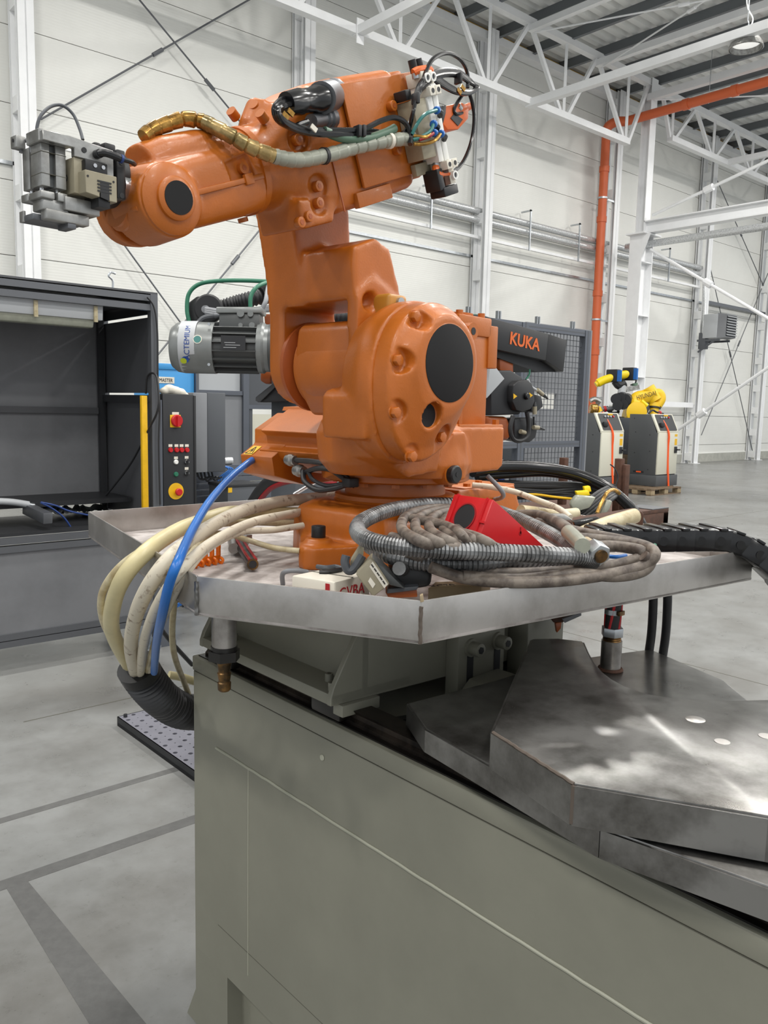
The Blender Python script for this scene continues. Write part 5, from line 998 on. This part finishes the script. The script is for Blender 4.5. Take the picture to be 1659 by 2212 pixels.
# ================================================================ geared motor behind the arm
RT=Vector((math.sin(AW),-math.sin(AW-math.pi/2)*0-math.cos(AW)*0,0)); RT=Vector((.751,-.660,0)).normalized(); FW=Vector((.660,.751,0)).normalized()
DM=3.45; mc=V(at(418,750,DM)); 
mo=thing('electric_motor',at(480,805,DM),'grey finned electric motor with printed fan cover behind the robot arm','motor')
L0=at(372,750,DM); ax=RT; R=.1065
def mpt(px,py,off=0): return V(at(px,py,DM))-FW*off
sc=DM/F
obj('fan_cover',MB().lathe(mpt(371,750),ax,[(.05,0),(.085,.008),(.102,.03),(R,.06),(R,(468-371)*sc)],40),'motor_grey',mo)
obj('stator',MB().lathe(mpt(466,752),ax,[(.088,0),(.088,(562-466)*sc)],32),'motor_fin',mo)
for k in range(18):
    t=k*2*math.pi/18; u=Vector((0,0,1))*math.cos(t)+FW*math.sin(t); c=mpt(514,752)+u*.094; obj('fin',MB().bar(c-ax*.09,c+ax*.09,.005,.024,u),'motor_fin',mo,smooth=False)
obj('end_shield',MB().lathe(mpt(560,752),ax,[(.104,0),(.106,.02),(.098,.03),(.098,.05)],36),'motor_grey',mo)
obj('terminal_box',MB().loft([[mpt(x,y)+FW*(f) for x,y,f in ((478,716,-.06),(566,716,-.06),(566,716,.06),(478,716,.06))],[mpt(x,y)+FW*f for x,y,f in ((480,678,-.06),(564,678,-.06),(564,678,.06),(480,678,.06))]]),'motor_fin',mo,bevel=.004)
obj('box_lid',MB().loft([[mpt(x,y)+FW*f for x,y,f in ((474,680,-.07),(570,680,-.07),(570,680,.07),(474,680,.07))],[mpt(x,y)+FW*f for x,y,f in ((474,667,-.07),(570,667,-.07),(570,667,.07),(474,667,.07))]]),'motor_grey',mo,bevel=.004)
for px,py,r in ((526,681,.015),(547,682,.012),(526,706,.009),(550,706,.012)): obj('plug',MB().cyl(mpt(px,py,.06),mpt(px,py,.074),r,n=16),'motor_grey',mo)
obj('gland',MB().cyl(mpt(480,682),mpt(464,682),.013),'alu_dark',mo); obj('lead',MB().tube([mpt(466,682),mpt(450,684),mpt(438,688),mpt(428,698),mpt(420,708)],.011,8),'grey_dark',mo)
def band(name,p0,p1,t0,t1,m,rr=R+.0012,n=14):
    a,b=mpt(p0,750),mpt(p1,750); g=[]
    for i in range(n+1):
        t=math.radians(t0+(t1-t0)*i/n); u=Vector((0,0,1))*math.sin(t)-FW*math.cos(t); g += [a+u*rr,b+u*rr]
    return obj(name,MB().add(g,[(2*i,2*i+1,2*i+3,2*i+2) for i in range(n)]),m,mo)
band('label_band',397,432,-72,80,'grey_light')
def wrapfit(o,rr):   # lay flat print on the cover's curve
    iv=o.matrix_world
    M=mw(o); Mi=M.inverted(); a0=mpt(371,750)
    for v in o.data.vertices:
        w=M@v.co; d=w-a0; h=d.dot(ax); zz=d.z; t=max(-1.5,min(1.5,zz/rr)); u=Vector((0,0,1))*math.sin(t)-FW*math.cos(t); v.co=Mi@(a0+ax*h+u*rr)
ts=text('ACTEMIUM',.0315,mpt(421,781,.1),(0,0,1),-ax,'print_blue',mo,squash=.98); wrapfit(ts,R+.0025)
lg=obj('logo',MB().lathe(mpt(411,781,.0)-FW*.05,-FW,[(.0145,0),(.0145,.0006)],20),'print_blue',mo); wrapfit(lg,R+.0022)
lg=obj('logo',MB().lathe(mpt(407,784,.0)-FW*.05,-FW,[(.013,0),(.013,.0006)],20),'lime',mo); wrapfit(lg,R+.0028)
lg=obj('round_sticker',MB().lathe(mpt(439,737,.0)-FW*.05,-FW,[(.0185,0),(.0185,.0006)],24),'label_white',mo); wrapfit(lg,R+.0016)
lg=obj('round_sticker',MB().lathe(mpt(439,737,.0)-FW*.05,-FW,[(.015,0),(.015,.0006)],24),'teal_tube',mo); wrapfit(lg,R+.0024)
np_=obj('name_plate',MB().box(mpt(514,745,.108),(.10,.002,.058),Matrix(((RT.x,FW.x,0),(RT.y,FW.y,0),(0,0,1)))),'cabinet_black',mo)
for i in range(5): obj('print_line',MB().box(mpt(507+(i%2)*6,734+i*5.2,.1095),(.06-.008*(i%3),.0006,.0022),Matrix(((RT.x,FW.x,0),(RT.y,FW.y,0),(0,0,1)))),'grey_light',np_)
for px,py in ((462,705),(462,790)): obj('cover_screw',MB().cyl(mpt(px,py,.09),mpt(px,py,.10),.006,n=10),'zinc',mo)
# machine stand the motor is flanged to, mostly behind the arm
ms=thing('machine_stand',at(640,1000,3.7),'dark machine stand carrying the grey motor behind the arm','machine')
p=V(at(625,900,3.65)); obj('gear_case',MB().lathe(mpt(584,752),ax,[(.10,0),(.10,.03),(.13,.05),(.13,.16)],28),'motor_fin',ms); obj('column',MB().bx(p.x-.0,p.x+.18,p.y-.05,p.y+.15,0,1.86),'grey_dark',ms,bevel=.01)
block('hood',((552,858),(592,828),(640,812),(640,868),(556,869)),3.6,.2,'black',ms,.004); block('hood_lip',((552,858),(592,826),(605,822),(600,830),(572,858),(560,869),(552,866)),3.58,.03,'controller_side',ms,.002)
block('orange_housing',((563,800),(590,800),(592,828),(575,830),(562,822)),3.75,.12,'orange2',ms,.008); block('orange_housing',((570,678),(600,678),(600,702),(572,702)),3.8,.1,'orange2',ms,.008)
obj('orange_link',MB().bar(at(640,688,3.85),at(720,690,3.85),.1,.05),'orange2',ms,bevel=.01)
rl=thing('hose_guide',at(440,690,3.7),'black round hose guide with corrugated hose above the motor','hose guide')
obj('disc',MB().lathe(at(452,668,3.55),-FW,[(.062,0),(.062,.02),(.055,.025)],32),'black',rl); block('bracket',((410,705),(405,655),(425,640),(450,640),(470,665),(440,700)),3.62,.05,'black',rl,.006); obj('hub',MB().cyl(at(445,668,3.52),at(443,668,3.49),.016),'grey_tube',rl)
obj('corrugated_hose',corr([at(*p) for p in ((478,665,3.75),(510,655,3.75),(545,645,3.75),(590,632,3.8))],.034,'rubber',.10,.016,18),'rubber',rl,ang=70)
obj('corrugated_hose',corr([at(*p) for p in ((700,686,3.9),(730,685,3.9),(770,683,3.9))],.03,'rubber',.10,.018,16),'rubber',rl,ang=70)
obj('end_cuff',MB().cyl(at(562,640,3.76),at(600,630,3.82),.042,n=20),'black_gloss',rl)
for i in range(3): obj('grey_tube',MB().tube([at(444,667+i*4,3.48),at(480,672+i*4,3.46),at(520,672+i*2,3.5),at(600,660+i*4,3.6)],.009,8),'grey_tube',rl)
cable('air_hose',[at(*p) for p in ((410,700,3.6),(404,670,3.6),(408,635,3.6),(430,614,3.6),(470,607,3.6),(530,606,3.6),(590,609,3.65))],.009,'green','dark green hose looping over the grey motor','hose')
cable('air_hose',[at(*p) for p in ((541,668,3.5),(542,640,3.5),(555,620,3.52),(580,609,3.6))],.009,'green','shorter dark green hose rising from the motor','hose')
cable('grey_hose',[at(*p) for p in ((566,668,3.5),(574,650,3.5),(578,625,3.55),(582,612,3.6))],.010,'grey_tube','short grey hose rising from the motor box','hose')
# ================================================================ right background: black-cased robot, fence, cart
YK=2.85
def kp(px,py,y=YK): return hy(px,py,y)
kr=thing('handling_robot',kp(1000,1000,3.1),'black and orange robot with black sheet cover behind the orange one','robot')
def kprism(n,pts,y0,y1,m,parent=None,**k): return obj(n,MB().prism([kp(x,y,y0) for x,y in pts],(0,y1-y0,0)),m,parent or kr,**k)
cov=kprism('arm_cover',((1000,680),(1037,679),(1072,690),(1185.5,721.5),(1179,778.5),(1070,754),(1000,744)),YK,YK+.30,'black',bevel=.002)
kprism('cover_end',((1185.5,721.5),(1225,735),(1217,803),(1179,778.5)),YK+.004,YK+.28,'black',bevel=.002)
kprism('cover_floor',((1070,755),(1179,779),(1216,803),(1160,803),(1100,782),(1068,770)),YK+.05,YK+.27,'cabinet_black',smooth=False)
a=V(kp(1100,742,YK-.0015)); b=V(kp(1156,756,YK-.0015)); tk=text('KUKA',.088,a+Vector((0,0,.0)),b-a,(0,0,1),'orange_sensor',cov,bold=.0022,squash=1.05); 
obj('pedestal',MB().bx(3.0,3.3,3.02,3.22,0,1.7),'grey_dark',kr,bevel=.01); obj('link',MB().bx(2.95,3.3,2.98,3.24,1.6,2.02),'orange2',kr,bevel=.03,seg=3)
oc8=[(1110+0,832),(1120,822),(1140,820),(1149,828),(1155,845),(1155,868),(1147,884),(1128,890),(1116,886),(1108,868),(1108,850)]
kprism('motor_cover',oc8,YK-.06,YK+.05,'black',bevel=.006,seg=2); kprism('motor_body',((1060,800),(1105,800),(1130,815),(1125,895),(1062,898)),YK-.02,YK+.2,'cabinet_black',bevel=.01)
q=V(kp(1136,856,YK-.06)); obj('cover_boss',MB().lathe(q,(0,-1,0),[(.018,0),(.018,.012),(.013,.018)],18),'black_gloss',kr)
for x,y in ((1113,856),(1147,854)):
    q=[kp(x-4,y-6,YK-.0612),kp(x-4,y+6,YK-.0612),kp(x+4,y,YK-.0612)]; obj('hazard_mark',MB().prism(q,(0,-.001,0)),'yellow',kr,smooth=False)
kprism('side_motor',((1150,850),(1170,856),(1174,878),(1158,892),(1148,888)),YK-.01,YK+.1,'cabinet_black',bevel=.006)
kprism('lower_motor',((1112,905),(1150,902),(1163,920),(1158,945),(1145,956),(1112,950)),YK-.02,YK+.12,'cabinet_black',bevel=.008,seg=2)
kprism('wrist_casting',((1055,898),(1098,900),(1108,935),(1100,952),(1060,952)),YK+.0,YK+.2,'orange2',bevel=.02,seg=3); kprism('upper_casting',((1080,770),(1110,782),(1110,812),(1080,800)),YK+.06,YK+.2,'orange2',bevel=.01)
kprism('white_casting',((1058,800),(1058,776),(1090,818),(1052,860)),YK-.03,YK+.0,'grey_light',bevel=.002)
for a_,b_,c_ in (((1160,842),(1172,852),(1183,861)),((1155,895),(1155,878),(1156,868)),((1152,923),(1163,924),(1176,928)),((1124,932),(1134,935),(1142,934))):
    p=[V(kp(*q,YK-.04)) for q in (a_,b_,c_)]; k=obj('connector',MB().cyl(p[0],p[1],.012,n=12),'beige',kr); obj('boot',MB().cyl(p[1],p[2],.011,.005,12),'black',k)
obj('lead',MB().tube([kp(*q,YK-.05) for q in ((1108,898),(1102,925),(1108,948),(1125,952),(1140,940),(1142,915),(1138,890))],.012,8),'rubber',kr); obj('lead',MB().tube([kp(*q,YK-.05) for q in ((1140,820),(1148,835),(1158,842))],.007,8),'grey_light',kr)
obj('lead',MB().tube([kp(*q,YK-.03) for q in ((1153,900),(1153,910),(1154,922))],.006,8),'rubber',kr); obj('air_tube',MB().tube([kp(*q,YK+.02) for q in ((1144,798),(1143,810),(1136,820))],.005,8),'green',kr)
obj('air_tube',MB().tube([kp(*q,YK+.1) for q in ((1010,700),(1012,688),(1022,681),(1035,682))],.006,8),'green',kr)
# safety fence
YF=5.1; fe=thing('safety_fence',(6.4,YF,0),'grey profile safety fence with wire mesh behind black robot cover','fence')
ZF=2.53; x0,x1,x2=5.55,6.22,7.22
for x in (x0,x1,x2): obj('post',MB().bx(x-.045,x+.045,YF,YF+.075,0,ZF),'alu_profile',fe,smooth=False); obj('post_groove',MB().bx(x-.009,x+.009,YF-.001,YF,0,ZF),'grey_dark',fe,smooth=False)
for z in (ZF-.06,1.345,.1):
    obj('rail',MB().bx(x0,x2,YF+.006,YF+.07,z,z+.062),'alu_profile',fe,smooth=False); obj('rail_groove',MB().bx(x0,x2,YF+.005,YF+.0065,z+.025,z+.037),'grey_dark',fe,smooth=False)
for x in (5.45,5.85,6.42,6.98):
    for dx in (-.018,.016): obj('hanger_clip',MB().bx(x+dx,x+dx+.012,YF+.015,YF+.045,ZF,ZF+.075),'zinc',fe,smooth=False)
for i in range(18):
    x=x1+.055+i*.0542; obj('wire',MB().cyl((x,YF+.045,1.40),(x,YF+.045,ZF-.06),.0034,n=6),'grey_dark',fe); obj('wire',MB().cyl((x,YF+.045,.16),(x,YF+.045,1.345),.0034,n=6),'grey_dark',fe)
for i in range(20): z=1.44+i*.0545; obj('wire',MB().cyl((x1+.045,YF+.051,z),(x2-.045,YF+.051,z),.0034,n=6),'grey_dark',fe)
for i in range(21): z=.20+i*.0545; obj('wire',MB().cyl((x1+.045,YF+.051,z),(x2-.045,YF+.051,z),.0034,n=6),'grey_dark',fe)
sb=thing('backing_sheet',(7.2,5.6,0),'flat grey backing sheets behind the fence mesh','panel')
for a_,b_,c_,d_ in ((6.84,8.0,0,1.73),(6.84,8.0,1.90,2.62),(7.40,8.0,1.73,1.90)): obj('sheet',MB().bx(a_,b_,5.6,5.63,c_,d_),'grey_mid',sb,smooth=False)
sh=thing('tool_shelf',(6.3,5.6,0),'green tool shelf glimpsed left of the fence post','shelf')
obj('back',MB().bx(6.03,6.6,5.85,5.89,0,1.34),'green_tube',sh,smooth=False)
for z in (.89,.3): obj('board',MB().bx(6.03,6.6,5.4,5.85,z,z+.045),'grey_dark',sh,smooth=False)
for x in (6.0,6.6): obj('upright',MB().bx(x,x+.045,5.4,5.85,0,1.34),'grey_dark',sh,smooth=False)
for i,(px,m,h) in enumerate(((1068,'orange2',.21),(1082,'blue_dark',.24),(1092,'grey_light',.22),(1112,'orange2',.19))):
    p=hy(px,1000,5.52); x=p[0]; b=thing('bottle',(x,5.52,.935),'small tool bottle on the green shelf, '+['leftmost, orange','second, dark blue','third, pale grey','rightmost, orange'][i],'bottle','bottles on the green shelf'); obj('body',MB().lathe((x,5.52,.935),(0,0,1),[(.039,0),(.042,.015),(.042,h*.7),(.018,h*.85),(.018,h)],14),m,b); obj('cap',MB().cyl((x,5.52,.935+h),(x,5.52,.965+h),.022),'grey_light',b)
# cart with stakes and cables
ZC=1.215; ca2=thing('stake_cart',(3.4,2.5,0),'rusty steel cart with upright stakes and red legs behind drag chain','cart')
cx0,cx1,cy0,cy1=2.55,3.93,2.22,2.80
obj('deck',MB().bx(cx0,cx1,cy0,cy1,ZC-.02,ZC),'rust',ca2,bevel=.003); 
for y in (cy0,cy1-.04): obj('side_beam',MB().bx(cx0,cx1,y,y+.04,ZC-.10,ZC-.02),'rust',ca2,bevel=.003)
obj('end_beam',MB().bx(cx1-.05,cx1,cy0,cy1,ZC-.10,ZC-.02),'rust',ca2,bevel=.003); obj('corner_plate',MB().bx(cx1-.16,cx1,cy0,cy0+.16,ZC,ZC+.004),'alu_dark',ca2,smooth=False)
obj('corner_foot',MB().bx(cx1-.06,cx1-.02,cy0+.01,cy0+.05,ZC-.22,ZC-.10),'red_dark',ca2,bevel=.003)
for x,y in ((2.85,cy0+.02),(2.95,cy1-.08),(cx0+.02,cy0+.02),(cx0+.02,cy1-.08)): obj('leg',MB().bx(x,x+.05,y,y+.05,0,ZC-.10),'red_dark',ca2,bevel=.003)
for px,py0,w in ((1346,1003,.020),(1335,990,.018),(1215,988,.018)):
    d=4.05 if px!=1215 else 4.35; p=V(at(px,1060,d)); t=V(at(px,py0,d)); obj('stake',MB().bx(p.x-w,p.x+w,p.y-w,p.y+w,ZC,t.z),'rust',ca2,bevel=.003)
def cc_(pts,r,m,l,**k): return cable('cart_cable',[at(*p) for p in pts],r,m,l,'cable','cables piled on the cart',**k)
cc_(((1020,1018,3.6),(1080,1008,3.7),(1160,1010,3.8),(1235,1022,3.85),(1300,1048,3.85),(1345,1080,3.85),(1375,1115,3.85),(1392,1160,3.85),(1398,1240,3.9)),.027,'black_gloss','thickest black cable arching over the cart and off its end',n=16)
cc_(((1030,1030,3.7),(1100,1025,3.8),(1180,1022,3.9),(1260,1035,3.95),(1330,1055,3.95)),.018,'black_gloss','second thick black cable lying along the cart')
rs=random.Random(5)
for i in range(9):
    y=1042+i*4.2; cc_(((1030,y-4+rs.uniform(-3,3),3.75),(1100,y+rs.uniform(-4,4),3.8),(1180,y+rs.uniform(-5,4),3.85),(1260,y+rs.uniform(-4,5),3.9),(1315,y+10+rs.uniform(-4,6),3.9)),.011,'rubber','black cable in the tangled pile on the cart')
cc_(((1085,1072,3.78),(1150,1068,3.8),(1200,1074,3.82),(1260,1080,3.84)),.006,'yellow','thin yellow wire lying in the pile on the cart')
for i in range(6): cc_(((1225+i*9,1110+i*2,3.65),(1255+i*8,1092+i*2,3.68),(1290+i*6,1065+i*3,3.75),(1318+i*3,1050+i*4,3.85)),.010,'rubber','black lead slanting up towards the brown stakes')
cc_(((1290,1108,3.6),(1300,1085,3.62),(1312,1064,3.66),(1326,1058,3.72),(1338,1066,3.75)),.009,'gold','ochre lead curling at the foot of the stakes')
for i,(pts,d) in enumerate(((((1262,1052),(1275,1050),(1278,1062),(1264,1064)),3.78),(((1245,1062),(1272,1060),(1275,1070),(1248,1072)),3.74),(((1102,1062),(1112,1064),(1112,1078),(1102,1076)),3.7))): tag(block('yellow_tag',pts,d,.04,'yellow_bright',None,.003),'yellow tape tag on the cart cables, '+['upper right','lower right','left one'][i],'tag','yellow tags on the cart cables')
for i,pts in enumerate((((1232,1088),(1246,1070),(1290,1074),(1275,1098),(1240,1108)),((1295,1112),(1310,1080),(1325,1082),(1318,1100),(1305,1116)))): tag(block('plastic_wrap',pts,3.62,.05,'wrap',None,.012,seg=2),'crumpled clear wrap around the cart cables, '+['left','right']+'' if 0 else 'crumpled clear wrap around the cart cables, '+['left piece','right piece'][i],'wrap')
cable('loose_wire',[at(*p) for p in ((1318,1003,4.0),(1328,1012,4.0),(1335,1030,4.0),(1330,1048,4.0))],.003,'rubber','thin stray wire sticking up by the stakes')
# ================================================================ robot controllers on pallets
def pallet(x,y,label):
    t=thing('pallet',(x,y,0),label,'pallet','wooden pallets under the controllers')
    for k in range(5): obj('deck_board',MB().bx(x,x+1.2,y+k*.175,y+k*.175+.11,.122,.144),'wood',t,smooth=False)
    for k in range(3): obj('stringer',MB().bx(x+k*.53,x+k*.53+.14,y,y+.81,.10,.122),'wood',t,smooth=False)
    for i in range(3):
        for k in range(3): obj('block',MB().bx(x+i*.53,x+i*.53+.14,y+k*.33,y+k*.33+.13,.022,.10),'wood_light',t,smooth=False)
    for k in range(3): obj('bottom_board',MB().bx(x,x+1.2,y+k*.33,y+k*.33+.11,0,.022),'wood',t,smooth=False)
    return t
pallet(15.45,9.15,'wooden pallet under the right-hand robot controller'); pallet(14.0,9.65,'wooden pallet under the left-hand robot controller')
def controller(x,y,w,label):
    t=thing('robot_controller',(x,y,.144),label,'controller','robot controllers'); d=.72; z0=.145; zp=.40; zs=1.33; zt=1.69
    obj('plinth',MB().bx(x-.03,x+w+.03,y-.03,y+d+.03,z0,zp-.02),'controller_side',t,bevel=.01)
    obj('cabinet',MB().prism([(x,y+.02,zp-.02),(x,y+.02,zs),(x,y+.20,zt),(x,y+d,zt),(x,y+d,zp-.02)],(w,0,0)),'controller_side',t,bevel=.008)
    obj('door',MB().bx(x+.012,x+w-.01,y-.01,y+.03,zp,zs-.03),'controller_front',t,bevel=.006)
    fr_=obj('console_frame',MB().prism([(x+.0,y+.0,zs-.04),(x+.0,y-.005,zs),(x+.0,y+.175,zt+.012),(x+.0,y+.215,zt+.012),(x+.0,y+.04,zs-.04)],(w,0,0)),'controller_front',t,bevel=.004)
    dv=Vector((0,.175,zt-zs)).normalized(); nv=Vector((0,-dv.z,dv.y)); o=Vector((x+.07,y-.004,zs+.02))+nv*.004; ww=w-.14; hh=(Vector((0,.175,zt-zs))).length-.03
    obj('console',MB().prism([o,o+Vector((ww,0,0)),o+Vector((ww,0,0))+dv*hh,o+dv*hh],nv*.004),'cabinet_black',t,smooth=False)
    for i in range(4): c=o+Vector((.2+i*.1,0,0))+dv*(hh-.07)+nv*.006; obj('control_button',MB().cyl(c,c+nv*.02,.02,n=10),'grey_light' if i<3 else 'red',t)
    c=o+Vector((ww*.62,0,0))+dv*(hh-.02)+nv*.005; obj('yellow_label',MB().box(c,(.16,.02,.03)),'yellow',t)
    c=o+Vector((.10,0,0))+dv*.12+nv*.02; obj('pendant_holder',MB().box(c,(.14,.07,.10)),'black',t,bevel=.02)
    obj('yellow_plate',MB().bx(x+w-.16,x+w-.05,y-.012,y-.008,1.22,1.27),'yellow',t,smooth=False); obj('yellow_plate',MB().bx(x+w-.15,x+w-.05,y-.012,y-.008,1.03,1.17),'yellow',t,smooth=False)
    obj('isolator',MB().bx(x+w-.15,x+w-.05,y-.03,y-.01,.86,1.0),'cabinet_black',t,bevel=.005); obj('isolator_handle',MB().bx(x+w-.08,x+w+.02,y-.07,y-.03,.915,.945),'cabinet_black',t,bevel=.005)
    obj('strap',MB().tube([(x+.32,y+.22,zt+.02),(x+.36,y-.02,zs+.01),(x+.40,y-.018,1.0),(x+.43,y-.02,.6),(x+.46,y-.05,.14)],.022,6),'strap',t)
    for yy,zz in ((.2,1.25),(.55,1.3),(.18,.9),(.55,.85),(.2,.5),(.6,1.6)): obj('side_screw',MB().cyl((x-.004,y+yy,zz),(x+.004,y+yy,zz),.012,n=8),'cabinet_black',t)
    obj('vent',MB().bx(x-.006,x+.002,y+.30,y+.55,.42,.46),'cabinet_black',t,smooth=False); obj('vent_badge',MB().bx(x-.008,x-.005,y+.36,y+.48,.425,.455),'strap',t,smooth=False)
    return t
controller(16.06,9.43,.82,'grey and cream robot controller on the right-hand pallet'); controller(14.42,9.75,.82,'grey and cream robot controller beside the fence post')
tag(obj('wall_socket',MB().bx(14.35,14.41,10.6,10.8,.95,1.2),'white',bevel=.01),'white socket plate on the left controller side','socket')
# ================================================================ yellow robots behind the controllers
DY=19.5
def yp(px,py,o=0): return V(at(px,py,DY+o))
yr=thing('yellow_robot',yp(1400,1020),'yellow industrial robot lying behind the two controllers','robot')
s=MB().lathe(yp(1353,885),yp(1375,892)-yp(1353,885),[(.28,0),(.33,.05),(.33,.22),(.28,.28)],32)
obj('rotor_housing',s,'yellow_robot',yr); obj('housing_face',MB().lathe(yp(1374,890,-.3),-FW,[(.2,0),(.24,.05),(.10,.08)],28),'yellow_robot',yr)
obj('upper_arm',MB().tube([yp(1362,878),yp(1375,862),yp(1392,858),yp(1412,850)],.15,18,6,rad=lambda t:.15+.04*t),'yellow_robot',yr)
obj('elbow',MB().cyl(yp(1398,838),yp(1415,866),.17,n=24),'yellow_robot',yr); obj('wrist',MB().tube([yp(1412,851),yp(1424,850),yp(1428,862),yp(1420,876)],.11,16),'yellow_robot',yr)
obj('flange',MB().cyl(yp(1414,870),yp(1413,880),.14,n=24),'yellow_robot',yr); obj('flange_band',MB().cyl(yp(1414,879),yp(1413.5,882),.15,n=24),'black',yr); obj('foot',MB().cyl(yp(1413.5,882),yp(1413,900),.11,n=24),'yellow_robot',yr)
obj('cast_bracket',MB().tube([yp(1352,872),yp(1362,866),yp(1372,866)],.09,12),'yellow_robot',yr)
for x,y,r in ((1334,860,.12),(1345,856,.11),(1354,862,.14),(1338,874,.12),(1350,872,.12)): obj('motor',MB().cyl(yp(x,y),yp(x-4,y+2,-.3),r,n=14),'cabinet_black',yr)
obj('counterweight',MB().sphere(yp(1390,880),.14,14,(1,1,1.3)),'grey_dark',yr); obj('dress_hose',MB().tube([yp(1385,866,-.3),yp(1392,872,-.3),yp(1398,877,-.3)],.05,10),'yellow_bright',yr)
text('HYUNDAI',.15,yp(1376,864,-.24),yp(1399,858)-yp(1376,864),(0,0,1),'print_dark',yr,ext=.002,squash=.7)
obj('base_frame',MB().bx(yp(1413,900).x-.9,yp(1413,900).x+.35,yp(1413,900).y-.3,yp(1413,900).y+.5,.75,1.60),'grey_dark',yr,bevel=.02); obj('skid',MB().bx(yp(1413,900).x-1.,yp(1413,900).x+.45,yp(1413,900).y-.35,yp(1413,900).y+.55,0,.75),'wood',yr,smooth=False)
y2=thing('yellow_robot',yp(1300,1020,.5),'second yellow robot, mostly hidden, left of the first','robot')
obj('dress_hose',MB().tube([yp(1291,828),yp(1305,821),yp(1325,815),yp(1340,811),yp(1358,808)],.10,14,6),'yellow_bright',y2)
obj('hose_tip',MB().tube([yp(1287,831),yp(1297,825)],.07,12,1),'yellow_bright',y2)
for x,y in ((1325,812),(1360,808)): k=obj('hose_clamp',MB().box(yp(x,y),(.18,.3,.30)),'black',y2,bevel=.02); obj('clamp_band',MB().box(yp(x+5,y,-.1),(.05,.3,.26)),'blue',k)
obj('wrist_unit',MB().tube([yp(1330,822),yp(1338,832),yp(1350,828)],.11,10),'cabinet_black',y2); obj('tool_body',MB().cyl(yp(1346,828),yp(1343,850),.10,n=16),'grey_light',y2); obj('neck',MB().cyl(yp(1344,848),yp(1340,866),.08,.13,16),'yellow_robot',y2)
obj('sensor_rail',MB().bar(yp(1352,842),yp(1380,836),.1,.11),'alu',y2); obj('sensor_head',MB().cyl(yp(1371,828),yp(1372,834),.07),'green_tube',y2)
obj('loose_leads',MB().tube([yp(1368,812),yp(1374,818),yp(1372,828),yp(1362,832)],.018,6),'cabinet_black',y2)
obj('wrist_end',MB().lathe(yp(1274,884),RT,[(.10,0),(.13,.04),(.13,.16),(.09,.2)],20),'gold',y2); obj('end_knuckle',MB().tube([yp(1284,884),yp(1292,884),yp(1296,890)],.08,10),'yellow_robot',y2)
obj('gripper',MB().tube([yp(1275,866),yp(1285,862),yp(1298,868)],.06,8).bar(yp(1276,862),yp(1302,860),.06,.06).bar(yp(1290,858),yp(1291,876),.06,.06),'alu',y2); obj('spindle',MB().cyl(yp(1296,884),yp(1325,882),.05),'grey_mid',y2); obj('red_ring',MB().cyl(yp(1304,884),yp(1309,883),.07),'red',y2)
obj('cable_knot',MB().tube([yp(1310,878),yp(1318,888),yp(1328,880),yp(1336,890),yp(1322,892),(yp(1312,886))],.03,8),'cabinet_black',y2)
obj('carrier',MB().bx(yp(1300,900).x-.6,yp(1340,900).x+.3,yp(1320,900).y-.2,yp(1320,900).y+.5,0,1.62),'grey_dark',y2,bevel=.02)
tag(obj('red_lamp',MB().sphere((16.55,9.72,1.73),.045,10),'red'),'small red cap on top of the right-hand controller','lamp')
cable('loose_wire',[(16.15,9.75,1.71),(16.25,9.72,1.78),(16.4,9.7,1.74),(16.7,9.72,1.71)],.02,'cabinet_black','tangle of dark wire on the right-hand controller')
